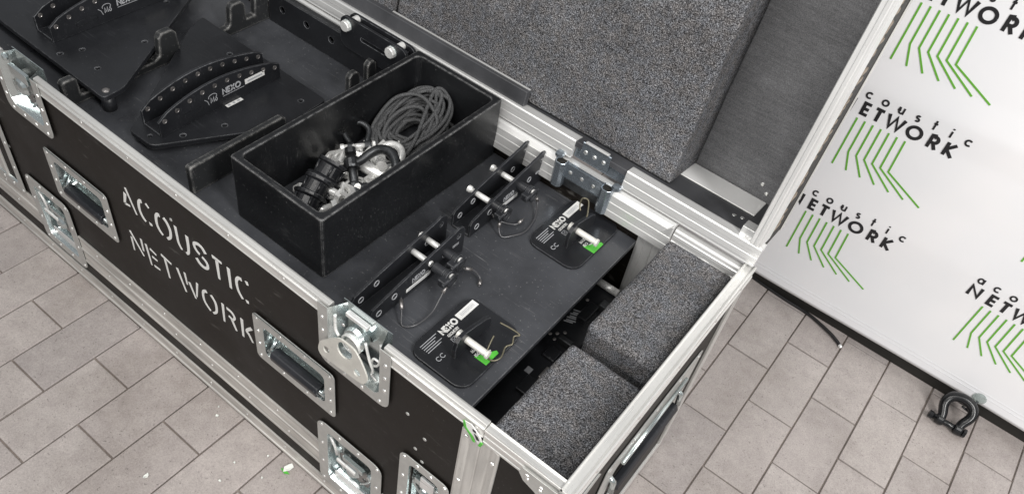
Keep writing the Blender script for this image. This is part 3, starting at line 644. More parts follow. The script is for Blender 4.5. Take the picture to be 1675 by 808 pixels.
obj('frayed_edge_strip', m, 'frayed', LID)['kind'] = 'stuff'
lbox('outer_edge_trim', .0114, .0130, -.03, .62, .150, .1745, 'aluminium_z')
lbox('inner_angle_strip', -.86, -.036, -.0008, .0016, .094, .160, 'glare_white')
lbox('corner_block', -.034, -.0040, -.0008, .0185, .012, .040, 'aluminium')
rv = MB()
for x, u in ((-.060, .031), (-.045, .017)): rv.dome(TL((x, u, .1635)), -LW, .0045, .002)
for x, w in ((-.065, .062), (-.050, .068)): rv.dome(TL((x, -.001, w)), LU, .0045, .002)
obj('rivets', rv, 'rivet', LID)
# stay flap on the lid side of the hinge
fp = lbox('hinge_flap', -.378, -.312, -.0305, .006, .0035, .0085, 'hinge_zinc', .001)
rv = MB()
for x in (-.366, -.345, -.324): rv.dome(TL((x, -.012, .0035)), -LW, .0048, .0022)
obj('rivets', rv, 'rivet', fp)
obj('upper_lip', MB().box(-.372, -.318, .0062, .0100, .001, .0085, TL), 'aluminium', fp, .0008)
# foam pads glued in the lid and the black batten
def foam_block(name, pts, parent=None, sub=.014, amp=.0012, T=None, seed=1, bev=.004, seam=None):
    """box with softened, slightly uneven faces"""
    x0, x1, y0, y1, z0, z1 = pts
    bm = bmesh.new(); bmesh.ops.create_cube(bm, size=1)
    for v in bm.verts: v.co = ((x0 + x1) / 2 + v.co.x * (x1 - x0), (y0 + y1) / 2 + v.co.y * (y1 - y0), (z0 + z1) / 2 + v.co.z * (z1 - z0))
    bmesh.ops.bevel(bm, geom=list(bm.edges), offset=bev, segments=2, profile=.5, affect='EDGES')
    for axis, a, b in (('x', x0, x1), ('y', y0, y1), ('z', z0, z1)):
        n = int((b - a) / sub)
        for k in range(1, n):
            co = [0, 0, 0]; no = [0, 0, 0]; i = 'xyz'.index(axis); co[i] = a + (b - a) * k / n; no[i] = 1
            bmesh.ops.bisect_plane(bm, geom=list(bm.verts) + list(bm.edges) + list(bm.faces), plane_co=co, plane_no=no)
    rnd = random.Random(seed)
    from mathutils import noise as mn
    for v in bm.verts:
        nz = mn.noise_vector(v.co * 22 + Vector((seed * 7.1, 0, 0))); n2 = mn.noise_vector(v.co * 110)
        v.co += nz * amp + n2 * amp * .45
        if seam is not None and v.co.z > z1 - .01: v.co.z -= .0022 * max(0, 1 - abs(v.co.x - seam - .002 * math.sin(v.co.y * 30)) / .007)
    if T:
        for v in bm.verts: v.co = T(v.co)
    off = ROOT.get(parent.name, Vector()) if parent is not None else Vector()
    for v in bm.verts: v.co -= off
    bmesh.ops.recalc_face_normals(bm, faces=bm.faces)
    me = bpy.data.meshes.new(name); bm.to_mesh(me); bm.free(); me.materials.append(MAT['foam'])
    for p in me.polygons: p.use_smooth = True
    o = bpy.data.objects.new(name, me); COL.objects.link(o)
    if parent is not None: o.parent = parent
    ROOT[o.name] = off
    return o
foam_block('foam_pad', (-.905, -.196, .0022, .60, .035, .1630), LID, .02, .0010, TL, 3)
foam_block('foam_pad', (-1.66, -.912, .0185, .60, .0255, .1630), LID, .02, .0010, TL, 4)
lbox('batten', -1.60, -.530, .0015, .0350, .0090, .0240, 'lid_lining', .001)
m = MB().box(-.905, -.531, .0352, .0368, .0200, .0240, TL); obj('batten_edge', m, 'aluminium', LID)
# ================================================================== foam blocks in the end compartment
for nm, (a, b, y0, y1, zt_), lab, sd in (('n', (-.1465, -.004, .0065, .242, -.047), 'lower speckled grey foam block at the near corner of the case', 5), ('f', (-.1400, -.004, .268, .554, -.022), 'taller speckled grey foam block beside the aluminium back corner', 8)):
    t = thing('foam_block', ((a + b) / 2, (y0 + y1) / 2, -.628), lab, 'foam block', 'foam blocks in the end compartment')
    foam_block('foam_body', (a, b, y0, y1, -.627, zt_), t, .012, .0016, None, sd, bev=.009, seam=a + (b - a) * .56)
# dark rigging beams stowed below the shelf
bmn = thing('rigging_beam', (-.23, .25, -.62), 'black steel rigging beam stowed in the gap below the shelf', 'beam')
obj('beam_body', MB().box(-.30, -.170, .09, .52, -.26, -.200), 'black_steel', bmn, .003)
obj('beam_leg', MB().box(-.29, -.18, .12, .16, -.628, -.26), 'black_steel', bmn); obj('beam_leg', MB().box(-.29, -.18, .45, .49, -.628, -.26), 'black_steel', bmn)
fT = lambda x, y, h: (x, y, -.1998 + h)
m = MB()
for k in range(7): ribbon(m, [(-.232 + .003 * (k % 2), .385 + k * .006), (-.214 + .003 * (k % 2), .392 + k * .006)], .003, fT)
obj('printed_label', m, 'grey_print', bmn)
obj('printed_label', MB().box(-.218, -.206, .236, .250, -.1998, -.1994), 'grey_print', bmn)
m = MB()
for x, y in ((-.226, .462), (-.222, .350), (-.212, .362), (-.208, .345), (-.218, .335), (-.232, .34)): m.dome((x, y, -.2), (0, 0, 1), .004, .002)
obj('screws_and_hole_fills', m, 'worn_steel', bmn)
for y in (.20, .31, .375, .44): obj('cross_rib', MB().box(-.172, -.150, y, y + .006, -.26, -.206), 'black_steel', bmn)
for k, (x, y, w, l, h, mt) in enumerate(((-.205, .405, .022, .05, .012, 'black_steel'), (-.195, .33, .03, .012, .018, 'dark_steel'), (-.188, .455, .02, .02, .016, 'dark_steel'), (-.20, .285, .026, .03, .008, 'black_steel'), (-.19, .19, .03, .04, .010, 'black_steel'), (-.182, .235, .012, .03, .014, 'worn_steel'))):
    obj('clamp_block', MB().box(x - w / 2, x + w / 2, y, y + l, -.2005, -.200 + h), mt, bmn, .002)
obj('steel_rod', MB().cyl((-.240, .512, -.190), (-.185, .512, -.190), .008, 14), 'bolt_steel', bmn)
# ================================================================== black wooden box on the shelf
BX = (-.789, -.563, .070, .5585); BZ0, BZ1 = ZS + .0004, .060
BOX = thing('wooden_box', (-.676, .314, BZ0), 'open black wooden box with chipped edges holding rope and shackles', 'box')
obj('wall', plate(rrect(BX[0], BX[1], BX[2], BX[3], .006, 3), [rrect(BX[0] + .0135, BX[1] - .0135, BX[2] + .0135, BX[3] - .0135, .012, 5)], BZ1 - BZ0, .0025, lambda x, y, w: (x, y, BZ0 + w)), 'black_wood', BOX)
obj('bottom', MB().box(BX[0] + .012, BX[1] - .012, BX[2] + .012, BX[3] - .012, BZ0 + .001, BZ0 + .012), 'black_shelf', BOX)
BF = BZ0 + .012
# rope coil
rp = []; rnd = random.Random(11)
def coil_pt(a, rx, ry, cx, cy, z, tx, ty): return Vector((cx + rx * math.cos(a), cy + ry * math.sin(a), z + tx * math.cos(a) + ty * math.sin(a)))
ctrl = []
for k in range(30):
    rx = .060 + rnd.uniform(-.026, .006); ry = .074 + rnd.uniform(-.036, .014); cx = -.705 + rnd.uniform(-.012, .014); cy = .450 + rnd.uniform(-.020, .018)
    z = BF + .008 + k * .0017; tx, ty = rnd.uniform(-.008, .008), rnd.uniform(-.004, .016) + k * .0006
    for j in range(9):
        a = 2 * PI * j / 9 + k * .3
        p = coil_pt(a, rx, ry, cx, cy, z + .0017 * j / 9, tx, ty)
        p.x = max(-.763, min(-.589, p.x)); p.y = max(.20, min(.532, p.y)); p.z = max(BF + .006, p.z); ctrl.append(p)
ctrl += [Vector((-.655, .40, BF + .05)), Vector((-.66, .35, BF + .03)), Vector((-.70, .325, BF + .012)), Vector((-.72, .33, BF + .007))]
pth = spline(ctrl, 44)
rs = [.0040 * (1 + .13 * math.sin(i * 1.9)) for i in range(len(pth))]
m = MB().tube(pth, rs, 8)
ROPE = tag(obj('rope_coil', m, 'rope'), 'dark grey braided rope coiled in the black wooden box', 'rope')
# bow shackles
def bow_shackle(name, loc, rot, s, label, mat='black_steel', pinmat='black_steel', group=None, fat=1.0):
    t = thing(name, loc, label, 'shackle', group)
    pts = [(-.020, 0, 0), (-.0215, 0, .012), (-.028, 0, .028), (-.029, 0, .042), (-.020, 0, .056), (0, 0, .062), (.020, 0, .056), (.029, 0, .042), (.028, 0, .028), (.0215, 0, .012), (.020, 0, 0)]
    P = spline([tuple(c * s for c in p) for p in pts], 5); n = len(P)
    m = MB().tube(P, [(.0062 + .0012 * math.sin(PI * i / (n - 1))) * s * fat for i in range(n)], 12)
    for sx in (-1, 1): m.lathe([(.0005, -.008), (.0105, -.008), (.0118, -.005), (.0118, .005), (.0105, .008), (.0005, .008)], (sx * .020 * s, 0, -.003 * s), (1, 0, 0), 16) if s == 1 else m.lathe([(.0005 * s, -.008 * s), (.0105 * s, -.008 * s), (.0118 * s, -.005 * s), (.0118 * s, .005 * s), (.0105 * s, .008 * s), (.0005 * s, .008 * s)], (sx * .020 * s, 0, -.003 * s), (1, 0, 0), 16)
    obj('bow', m, mat, t, local=True)
    m = MB().cyl((-.040 * s, 0, -.003 * s), (.034 * s, 0, -.003 * s), .0066 * s, 14)
    m.lathe([(.0005, 0), (.0105 * s, 0), (.0105 * s, .006 * s), (.0005, .006 * s)], (.031 * s, 0, -.003 * s), (1, 0, 0), 6)
    m.lathe([(.0005, 0), (.0086 * s, 0), (.0086 * s, .009 * s), (.0005, .010 * s)], (-.036 * s, 0, -.003 * s), (-1, 0, 0), 8)
    obj('pin', m, pinmat, t, local=True)
    t.rotation_euler = rot
    return t
bow_shackle('bow_shackle', (-.676, .262, BF + .038), (math.radians(-62), math.radians(20), math.radians(-38)), 1.35, 'largest dark bow shackle lying across the pile in the wooden box', 'dark_steel', 'dark_steel', 'hardware in the wooden box')
bow_shackle('bow_shackle', (-.742, .338, BF + .030), (math.radians(-70), 0, math.radians(55)), .85, 'small dark shackle with bright pin at the back of the hardware pile', 'dark_steel', 'bolt_steel', 'hardware in the wooden box')
# black collars
def collar(loc, ax, s, label):
    t = thing('pipe_collar', loc, label, 'collar', 'black collars in the wooden box')
    ax = Vector(ax).normalized()
    m = MB().lathe([(.014, 0), (.027, 0), (.029, .003), (.027, .006), (.021, .008), (.020, .026), (.024, .029), (.024, .034), (.014, .034), (.014, 0)], (0, 0, 0), ax, 22)
    obj('sleeve', m, 'black_steel', t, .0006, 1, True)
    e1 = ax.orthogonal().normalized(); e2 = ax.cross(e1); m = MB()
    for k in range(5):
        a = 2 * PI * k / 5; d_ = e1 * math.cos(a) + e2 * math.sin(a); m.tube([d_ * .0205 + ax * .006, d_ * .0225 + ax * .026], .0022, 6)
    obj('rib', m, 'black_steel', t, local=True)
    t.scale = (s, s, s)
collar((-.682, .130, BF + .026), (-.25, .8, .55), 1.2, 'black plastic collar nearest the front wall of the wooden box')
collar((-.697, .165, BF + .030), (-.2, .85, .5), 1.2, 'middle black plastic collar of the row in the wooden box')
collar((-.712, .212, BF + .034), (-.1, .8, .6), 1.2, 'black plastic collar beside the bright fittings in the wooden box')
# bright ring, tube and loose fittings
m = MB().tube([(-.672 + .026 * math.cos(2 * PI * k / 28), .350 + .026 * math.sin(2 * PI * k / 28) * .9, BF + .038 + .012 * math.sin(2 * PI * k / 28)) for k in range(28)], .0078, 10, closed=True)
tag(obj('steel_ring', m, 'bolt_steel'), 'thick pale steel ring near the rope in the wooden box', 'ring', 'hardware in the wooden box')
m = MB().lathe([(.0085, 0), (.0125, 0), (.0125, .060), (.0085, .060), (.0085, 0)], (-.700, .300, BF + .030), (.85, .15, -.08), 18)
tag(obj('spacer_tube', m, 'bolt_steel'), 'short bright steel tube leaning on the right wall of the wooden box', 'tube', 'hardware in the wooden box')
def bolt(loc, rot, L, r, i):
    m = MB().cyl((0, 0, 0), (0, 0, L), r, 12); m.lathe([(.0005, -r * 1.2), (r * 1.8, -r * 1.2), (r * 1.8, 0), (.0005, 0)], (0, 0, 0), (0, 0, 1), 6)
    o = obj('steel_bolt', m, 'bolt_steel'); o.location = loc; o.rotation_euler = rot
    tag(o, 'loose bright steel bolt in the hardware pile of the wooden box', 'bolt', 'hardware in the wooden box')
def clamp(loc, rot, s, i):
    m = plate([(-.018, -.010), (.012, -.012), (.020, 0), (.012, .012), (-.018, .010)], [circ(.006, 0, .0055, 12), circ(-.010, 0, .004, 10)], .006, .001, lambda x, y, w: (x * s, y * s, w * s))
    o = obj('shackle_plate', m, 'bolt_steel'); o.location = loc; o.rotation_euler = rot
    tag(o, 'loose bright drilled plate in the hardware pile of the wooden box', 'plate', 'hardware in the wooden box')
rnd = random.Random(5)
spots = [(-.655, .180), (-.650, .225), (-.640, .252), (-.660, .285), (-.730, .300), (-.745, .275), (-.715, .345), (-.735, .375), (-.700, .372), (-.645, .318), (-.640, .370), (-.725, .255), (-.665, .205), (-.615, .33), (-.62, .28), (-.685, .335), (-.752, .315), (-.63, .20), (-.73, .175)]
for i, (x, y) in enumerate(spots):
    z = BF + rnd.uniform(.010, .030)
    rot = (rnd.uniform(-.7, .7), rnd.uniform(-.7, .7), rnd.uniform(0, 6.28))
    if i % 3 == 0: bolt((x, y, z + .004), (rnd.uniform(1.0, 1.9), 0, rnd.uniform(0, 6.28)), rnd.uniform(.034, .052), rnd.uniform(.006, .0095), i)
    else: clamp((x, y, z), rot, rnd.uniform(1.2, 1.7), i)
for i in range(34):
    x, y = rnd.uniform(-.755, -.600), rnd.uniform(.17, .41)
    (clamp((x, y, BF + rnd.uniform(.004, .024)), (rnd.uniform(-.5, .5), rnd.uniform(-.5, .5), rnd.uniform(0, 6.28)), rnd.uniform(.7, 1.1), i) if i % 2 else bolt((x, y, BF + rnd.uniform(.010, .030)), (rnd.uniform(.9, 2.1), 0, rnd.uniform(0, 6.28)), rnd.uniform(.014, .028), rnd.uniform(.0045, .0075), i))
# ================================================================== steel brackets with pins on the shelf
def nexo(mb, x, y, h, wt, fn): return lettering(mb, 'NEXO', x, y, h, wt, fn, .10, 1.0)
def bracket(y0, x0, yl, pins, label, tethers, hn, hf):
    t = thing('rigging_bracket', (x0, y0, ZS), label, 'bracket', 'rigging brackets on the shelf')
    prof = [(0, .002), (0, hn - .008), (.006, hn), (yl * .30, hn + (hf - hn) * .34), (yl - .030, hf - .004), (yl - .018, hf), (yl - .006, hf - .004), (yl, hf - .014), (yl, .002)]
    for k, dx in enumerate((0, .042)):
        hl = [circ(.020, .018, .0045, 10), circ(.058, .030, .0045, 10), circ(yl - .018, hf - .020, .005, 10), circ(yl - .055, .034, .0045, 10)]
        s = obj('side_plate', plate(prof, hl, .005, .0008, lambda y, z, w: (dx + w, y, z)), 'black_steel', t, local=True)
        m = MB()
        for yy, zz in ((.020, .018), (.058, .030), (yl - .055, .034)):
            m.tube([(dx + .0052, yy + .0062 * math.cos(a * PI / 7), zz + .0062 * math.sin(a * PI / 7)) for a in range(14)], .0009, 4, closed=True)
        obj('hole_ring', m, 'grey_print', s, local=True)
        if k:
            m = MB(); fn = lambda y, z, h: (dx + .0052 + h, y, z)
            nexo(m, yl * .42, .030, .010, .0022, fn); ribbon(m, [(yl * .42, .027), (yl * .60, .027)], .0008, fn); lettering(m, 'GEOM', yl - .034, .034, .006, .0009, fn, .1, .8)
            obj('printed_mark', m, 'grey_print', s, local=True)
            obj('label_sticker', MB().box(dx + .0052, dx + .0056, yl * .36, yl * .62, .014, .022), 'white_sticker', s, local=True)
            obj('label_print', MB().box(dx + .0057, dx + .0059, yl * .38, yl * .60, .0165, .0195), 'grey_print', s, local=True)
    obj('base_web', MB().box(.005, .042, 0, yl, .0004, .006), 'black_steel', t, .0008, 1, True)
    for (py, pz, xa, xb) in pins:
        p = obj('quick_pin', MB().cyl((xa, py, pz), (.050, py, pz), .0058, 12).lathe([(.0005, 0), (.0072, 0), (.0072, .006), (.0055, .008)], (xa, py, pz), (1, 0, 0), 12), 'bolt_steel', t, local=True)
        m = MB().lathe([(.0005, 0), (.0085, 0), (.0092, .002), (.0092, .024), (.0075, .026), (.0115, .028), (.0120, .036), (.0005, .038)], (xb - .040, py, pz), (1, 0, 0), 16)
        obj('pin_handle', m, 'black_steel', p, local=True)
        m = MB().box(xb - .014, xb + .002, py - .022, py - .006, pz - .012, pz + .004).box(xb - .002, xb + .004, py - .026, py + .016, pz - .005, pz + .003); obj('release_lever', m, 'black_steel', p, .002, 2, True)
        m = MB().lathe([(.0005, 0), (.0065, 0), (.0065, .004), (.0005, .0045)], (xb - .004, py + .002, pz), (1, 0, 0), 12); obj('button', m, 'bolt_steel', p, local=True)
        m = MB().tube([(xb + .003, py + .012 * math.cos(a * PI / 9), pz - .006 + .013 * math.sin(a * PI / 9)) for a in range(18)], .0016, 6, closed=True)
        obj('pull_ring', m, 'black_steel', p, local=True)
    for path in tethers:
        P = spline(path, 8)
        o = obj('tether_cable', MB().tube(P, .0017, 7), 'tether', t)
        obj('ferrule', MB().cyl(P[2], P[7], .0034, 10).cyl(P[-7], P[-3], .0034, 10), 'worn_steel', o)
    return t
zt = ZS + .004
bracket(.331, -.491, .240, [(.149, .044, -.022, .082), (.068, .044, -.016, .078)], 'black channel bracket with two steel pins nearest the hinge', [
    [(-.415, .385, -.055), (-.412, .380, zt + .012), (-.400, .376, zt), (-.386, .394, zt), (-.376, .421, zt), (-.384, .462, zt), (-.400, .490, zt + .012), (-.405, .488, -.052)],
    [(-.440, .392, -.060), (-.425, .402, zt + .006), (-.400, .420, zt + .002), (-.396, .440, zt + .008)]], .040, .084)
bracket(.051, -.478, .245, [(.190, .042, -.012, .082), (.150, .042, -.006, .096)], 'black channel bracket with two steel pins behind the front latch', [
    [(-.425, .120, -.062), (-.408, .103, zt + .012), (-.392, .088, zt), (-.376, .105, zt), (-.372, .140, zt + .004), (-.378, .170, zt + .016), (-.384, .196, -.052)],
    [(-.386, .240, -.052), (-.376, .256, zt + .02), (-.362, .262, zt + .004), (-.352, .248, zt)]], .036, .074)
# ================================================================== lug plates with pins
def lug_plate(x0, y0, wdt, lng, label, clip):
    t = thing('lug_plate', (x0, y0, ZS), label, 'plate', 'lug plates on the shelf')
    c = .022
    P = [(c, 0), (wdt - c, 0), (wdt, c), (wdt, lng - c), (wdt - c, lng), (c, lng), (0, lng - c), (0, c)]
    P = rrect(0, wdt, 0, lng, .026, 5)
    obj('base_plate', plate(P, [circ(.02, lng - .02, .003, 8)], .006, .0012, lambda x, y, w: (x, y, .0004 + w)), 'black_steel', t, local=True)
    fT = lambda x, y, h: (x, y, .0064 + h)
    fy = lambda a, b, h: (.016 - b + 0, a, .0064 + h)          # text runs along y, letters lean towards -x
    lug = [(.040, .006), (.134, .006), (.137, .022), (.132, .033), (.120, .040), (.090, .049), (.064, .055), (.050, .054), (.042, .046), (.038, .030)]
    xl = .064
    L = obj('lug', plate(lug, [], .008, .0012, lambda y, z, w: (xl + w, y, z)), 'black_steel', t, local=True)
    py, pz = .066, .036
    p = obj('pin', MB().lathe([(.0005, -.016), (.0085, -.016), (.0085, -.002), (.0062, -.001), (.0062, .044), (.0078, .045), (.0078, .049), (.0005, .050)], (xl + .006, py, pz), (1, 0, 0), 18), 'pin_nylon', t, local=True)
    m = MB()
    nexo(m, .064, 0, .0125, .0034, lambda a, b, h: (.026 - b, a, .0064 + h)); 
    lettering(m, 'GEOMETRY', .068, 0, .0055, .0013, lambda a, b, h: (.036 - b, a, .0064 + h), .1, .78)
    obj('printed_mark', m, 'white_print', t, local=True)
    m = MB()
    for k in range(5): ribbon(m, [(.018, .014 + .0045 * k), (.018 + .040 - .006 * (k % 3), .014 + .0045 * k)], .0013, lambda a, b, h: (b, a, .0064 + h))
    for q in (ARC(.022, .052, .0042, .0042, 40, 320, 8), ARC(.032, .052, .0042, .0042, 40, 320, 8)): ribbon(m, q, .0011, lambda a, b, h: (b, a, .0064 + h))
    ribbon(m, [(.066, .040), (.076, .040), (.076, .050), (.066, .050), (.066, .040)], .0009, lambda a, b, h: (b, a, .0064 + h)); ribbon(m, [(.066, .040), (.076, .050)], .0009, lambda a, b, h: (b, a, .0064 + h)); ribbon(m, [(.066, .050), (.076, .040)], .0009, lambda a, b, h: (b, a, .0064 + h))
    obj('printed_mark', m, 'grey_print', t, local=True)
    s = obj('label_sticker', MB().box(.012, .027, .110, lng - .006, .0066, .0070), 'white_sticker', t, local=True)
    m = MB()
    for k in range(12): m.box(.016, .023, .118 + k * .0030, .1192 + k * .0030, .0071, .0073)
    obj('barcode', m, 'grey_print', s, local=True)
    gx, gy = .084, .066
    s = obj('green_sticker', MB().prism([(gx + .008, gy), (gx + .034, gy), (gx + .034, gy + .034), (gx + .028, gy + .036)], lambda x, y, z: (x, y, z), .0066, .0070), 'green_sticker', t, local=True)
    m = MB()
    lettering(m, 'MAX', gy + .004, 0, .006, .0014, lambda a, b, h: (gx + .002 - b, a, .0064 + h)); lettering(m, 'ISO', gy + .002, 0, .006, .0014, lambda a, b, h: (gx + .012 - b, a, .0070 + h)); ribbon(m, [(gx + .014, gy + .012), (gx + .02, gy + .03)], .0016, lambda a, b, h: (a, b, .0064 + h))
    obj('printed_mark', m, 'white_print', t, local=True)
    o = obj('spring_clip', MB().tube(spline(clip, 6), .0016, 7), 'brass_wire', t, local=True)
    return t
zc = .012
lug_plate(-.352, .055, .124, .165, 'black lug plate with pale pin and wire clip nearest the front edge', [(.098, .108, .030), (.100, .094, .016), (.106, .082, .010), (.120, .078, .010), (.128, .092, .012), (.122, .112, .016), (.128, .122, .020), (.122, .134, .024), (.128, .142, .026), (.112, .140, .030), (.090, .134, .034)])
lug_plate(-.362, .400, .118, .170, 'black lug plate with pale pin and looped clip beside the back corner', [(.052, .100, .052), (.045, .106, .060), (.040, .122, .062), (.050, .128, .060), (.060, .116, .052), (.068, .100, .044), (.066, .086, .038)])
# ================================================================== finned mounting plates on the left
def fin_plate(loc, rz, outline, fins, label, marks, z):
    t = thing('mounting_plate', loc, label, 'plate', 'finned mounting plates in the case')
    P = [tuple(p[:2]) for p in outline]
    hl = [circ(x, y, .0042, 10) for x, y in marks]
    obj('base_plate', plate(P, hl, .012, .002, lambda x, y, w: (x, y, w)), 'black_steel', t, local=True)
    fx, fy, L, gap = fins
    for k in (0, 1):
        x = fx + gap * k
        n = 14; top = [(L * i / n, .040 + .030 * math.sin(PI * (i / n) ** .9) - (.004 if i in (0, n) else 0)) for i in range(n + 1)]
        prof = [(0, .0)] + [(.0, .034)] + top[1:-1] + [(L, .034), (L, .0)]
        hs = [(L * (.045 + .101 * i), .027 + .031 * math.sin(PI * (.045 + .101 * i) ** .9)) for i in range(10)]
        f = obj('fin', plate(prof, [], .006, .001, lambda y, z, w: (x + w, fy + y, .0125 + z)), 'black_steel', t, local=True)
        m = MB()
        for yy, zz in hs:
            m.lathe([(.0052, 0), (.0052, .0008), (.0040, .0010), (.0030, .0004), (.0004, .0004)], (x + .0060, fy + yy, .0125 + zz), (1, 0, 0), 12)  # steel discs fill the drilled holes, standing in for light caught there
        obj('screws_and_hole_fills', m, 'worn_steel', f, local=True)
        if k:
            fn = lambda y, z, h: (x + .0062 + h, fy + y, .0125 + z)
            m = MB(); nexo(m, L * .50, .028, .014, .0032, fn); ribbon(m, [(L * .50, .024), (L * .68, .024)], .0010, fn)
            lettering(m, 'M6', L * .40, .022, .013, .0016, fn, .12, .8); ribbon(m, ARC(L * .42, .036, .010, .006, 200, -20, 10), .0012, fn); ribbon(m, [(L * .355, .036), (L * .375, .030), (L * .385, .020)], .0012, fn)
            obj('printed_mark', m, 'grey_print', f, local=True)
            m = MB(); ribbon(m, [(q[0], q[1]) for q in rrect(L * .18, L * .34, .013, .027, .005)] + [(L * .34, .018)], .0009, fn); ribbon(m, [(L * .82, .018), (L * .96, .022), (L * .96, .032)], .0008, fn)
            obj('printed_mark', m, 'dark_steel', f, local=True)
            s = obj('label_sticker', MB().box(x + .0062, x + .0066, fy + L * .69, fy + L * .86, .0125 + .026, .0125 + .038), 'white_sticker', f, local=True)
            obj('label_print', MB().box(x + .0067, x + .0069, fy + L * .71, fy + L * .84, .0125 + .030, .0125 + .034), 'grey_print', f, local=True)
    obj('fin_web', MB().box(fx + .0062, fx + gap - .0002, fy, fy + L, .0124, .017), 'black_steel', t, .0008, 1, True)
    t.rotation_euler = (0, 0, rz)
    return t
def soft(P, r=.012):
    out = []
    n = len(P)
    for i in range(n):
        a, b, c = Vector(P[i - 1]), Vector(P[i]), Vector(P[(i + 1) % n])
        d1 = (a - b).normalized() * r; d2 = (c - b).normalized() * r
        for k in range(5):
            t = k / 4; out.append(tuple((b + d1) * (1 - t) ** 2 + b * 2 * t * (1 - t) + (b + d2) * t * t))
    return out
t2 = fin_plate((-1.056, .066, -.0725), 0, soft([(-.035, -.006), (.032, -.004), (.155, .212), (.148, .342), (-.265, .350), (-.240, .290), (-.050, .022)]), (-.032, .024, .300, .052), 'black plate with two curved drilled fins between the dividers', [(.075, .135), (.046, .058), (-.11, .30), (.006, .012), (.115, .30)], 0)
obj('small_sticker', MB().box(.026, .035, .176, .216, .0122, .0126), 'white_sticker', t2, local=True)
obj('print_dashes', MB().box(.028, .033, .180, .186, .0127, .0128).box(.028, .033, .192, .198, .0127, .0128).box(.028, .033, .203, .210, .0127, .0128), 'grey_print', t2, local=True)
obj('stud', MB().cyl((-.02, .012, -.0121), (-.02, .012, .001), .010, 12), 'black_steel', t2, local=True); obj('stud', MB().cyl((-.2, .30, -.0121), (-.2, .30, .001), .010, 12), 'black_steel', t2, local=True); obj('stud', MB().cyl((.12, .30, -.0121), (.12, .30, .001), .010, 12), 'black_steel', t2, local=True)
t1 = fin_plate((-1.42, .075, -.0520), 0, soft([(-.26, .0), (.240, -.004), (.236, .045), (.02, .395), (-.03, .40), (-.16, .33), (-.27, .06)]), (-.042, .032, .310, .056), 'black plate with two curved drilled fins at the far left corner', [(.150, .045), (.075, .06), (.13, .17), (.03, .30), (.06, .02)], 0)
obj('stud', MB().cyl((.222, .014, -.0325), (.222, .014, .001), .014, 14), 'black_steel', t1, local=True); obj('stud', MB().cyl((-.2, .05, -.0325), (-.2, .05, .001), .012, 14), 'black_steel', t1, local=True); obj('stud', MB().cyl((.0, .36, -.0325), (.0, .36, .001), .012, 14), 'black_steel', t1, local=True)
m = MB(); m.dome((.222, .014, .0121), (0, 0, 1), .008, .003); obj('screw_head', m, 'worn_steel', t1, local=True)
# ================================================================== drilled bar and bolted link against the back wall
BAR = thing('steel_bar', (-1.06, .555, ZS), 'long black drilled steel bar lying along the back wall', 'bar')
YB = .5455
prof = [(-1.243, ZS + .0005), (-.800, ZS + .0005), (-.800, -.004), (-1.243, -.004)]
obj('bar_face', plate(prof, [circ(x, -.036, .0085, 14) for x in (-1.196, -1.116, -1.036)], .006, .0006, lambda x, z, w: (x, YB + w, z)), 'black_steel', BAR)
obj('bar_top', MB().box(-1.243, -.800, YB + .0062, YB + .019, -.010, -.0042), 'black_steel', BAR, .0008)
obj('bar_back', MB().box(-1.243, -.800, YB + .0145, YB + .019, ZS + .0005, -.0102), 'black_steel', BAR)
LK = thing('bolted_link', (-.90, .55, -.02), 'black link of two rounded plates joined by zinc hex bolts', 'link')
for y, zb, xs in ((.5370, -.022, 0), (.5575, -.0035, .006)):
    obj('link_plate', plate(rrect(-.997 + xs, -.802 + xs, zb, .056, .020, 6), [rrect(-.935, -.865, .016, .024, .002, 2)] if not xs else [], .007, .0008, lambda x, z, w: (x, y + w, z)), 'black_steel', LK)
obj('link_core', MB().box(-.985, -.812, .5442, .5574, -.0035, .044), 'black_steel', LK, .003)
for x in (-.976, -.844):
    b = obj('hex_bolt', MB().lathe([(.0005, 0), (.0120, 0), (.0130, .0015), (.0130, .008), (.0115, .010), (.0005, .010)], (x, .5366, .036), (0, -1, 0), 10), 'bolt_steel', LK)
    obj('washer', MB().lathe([(.0005, 0), (.0148, 0), (.0148, .0015), (.0005, .0016)], (x, .5369, .036), (0, -1, 0), 18), 'zinc', b)
    obj('spacer', MB().lathe([(.0005, 0), (.0085, 0), (.0085, .0130), (.0005, .0131)], (x + .012, .5443, .049), (0, 1, 0), 16), 'bolt_steel', b)
# ================================================================== on the floor: shackle, cable, scraps
bow_shackle('bow_shackle', (.565, 1.150, FZ + .0175), (math.radians(-46), 0, math.radians(2)), 1.18, 'black bow shackle lying on the tiles against the banner', 'shackle_black', 'shackle_black', None, 1.5)
cp = thing('suction_cup', (.594, BY - .006, -.585), 'small clear suction cup with a short stem on the banner hem', 'suction cup')
obj('cup', MB().lathe([(.0005, .004), (.006, .004), (.012, .0025), (.017, .0), (.0165, -.001), (.010, .0008), (.0005, .0012)], (.594, by(.594, -.583) - .0025, -.583), (0, -1, .1), 22), 'clear', cp)
obj('stem', MB().cyl((.594, BY - .006, -.584), (.582, BY - .030, -.610), .0035, 10).cyl((.570, BY - .030, -.605), (.592, BY - .028, -.612), .003, 8), 'dark_steel', cp)
cab = MB().tube(spline([(-.12, 1.262, FZ + .006), (-.02, 1.249, FZ + .005), (.058, 1.243, FZ + .005), (.110, 1.241, FZ + .006), (.149, 1.233, FZ + .009), (.203, 1.216, FZ + .010), (.232, 1.204, FZ + .008), (.244, 1.197, FZ + .006)], 8), .0045, 9)
c = thing('cable_end', (.05, 1.24, FZ), 'thin black cable running out from under the banner onto tiles', 'cable')
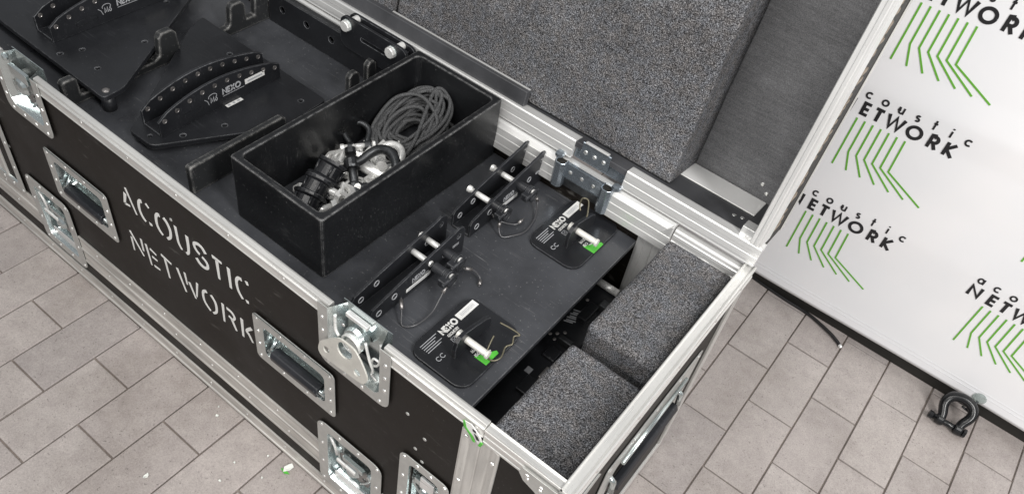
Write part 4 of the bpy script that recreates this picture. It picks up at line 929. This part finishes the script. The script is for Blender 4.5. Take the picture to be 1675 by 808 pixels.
obj('cable', cab, 'cable_black', c); obj('tip', MB().lathe([(.0005, 0), (.005, .0005), (.0052, .006), (.003, .009), (.0005, .0095)], (.243, 1.1975, FZ + .006), (.8, -.55, 0), 12), 'bolt_steel', c)
rnd = random.Random(3)
def scrap(x, y, s, mat, label, group):
    n = 7; P = [(s * (1 + rnd.uniform(-.45, .4)) * math.cos(2 * PI * k / n) * 1.3, s * (1 + rnd.uniform(-.45, .4)) * math.sin(2 * PI * k / n)) for k in range(n)]
    zs = [rnd.uniform(.0006, .004) for _ in range(n)]
    V = [(a, b, z) for (a, b), z in zip(P, zs)] + [(0, 0, .0008)] + [(a, b, z + .0005) for (a, b), z in zip(P, zs)] + [(0, 0, .0014)]
    m = MB().add(V, [(k, (k + 1) % n, n) for k in range(n)] + [(n + 1 + (k + 1) % n, n + 1 + k, 2 * n + 1) for k in range(n)] + [(k, (k + 1) % n, n + 2 + (k + 1) % n if k < n - 1 else n + 1, n + 1 + k) for k in range(n)])
    o = obj('paper_scrap', m, mat); o.location = (x, y, FZ + .0008); o.rotation_euler = (0, 0, rnd.uniform(0, 6)); tag(o, label, 'scrap', group)
for x, y, s in ((-.796, -.053, .0055), (-.788, -.244, .0065), (-.677, -.103, .003), (-.666, -.151, .0035), (-.636, -.045, .003), (-.606, -.088, .003), (-.812, -.036, .0025)): scrap(x, y, s * .72, 'paper', 'tiny white paper scrap lying on the floor tiles beside the case', 'paper scraps on the tiles')
scrap(-.582, -.036, .0085, 'paper', 'crumpled white and green sticker scrap on the tiles by the case', None)
g = MB().prism([(-.594, -.046), (-.580, -.050), (-.570, -.044), (-.582, -.042)], lambda x, y, z: (x, y, z), FZ + .001, FZ + .0035); 
tag(obj('sticker_scrap', g, 'green_sticker'), 'green sliver of torn sticker on the tiles by the case', 'scrap')
for o in bpy.data.objects:
    if o.name.split('.')[0] in ('rivets', 'trim_rivets', 'panel_rivets', 'spring_wire', 'hole_ring', 'printed_mark', 'ferrule', 'screws_and_hole_fills', 'logo_lettering', 'barcode'): o['kind'] = 'stuff'
print('tiles', cnt, 'objects', len(bpy.data.objects))
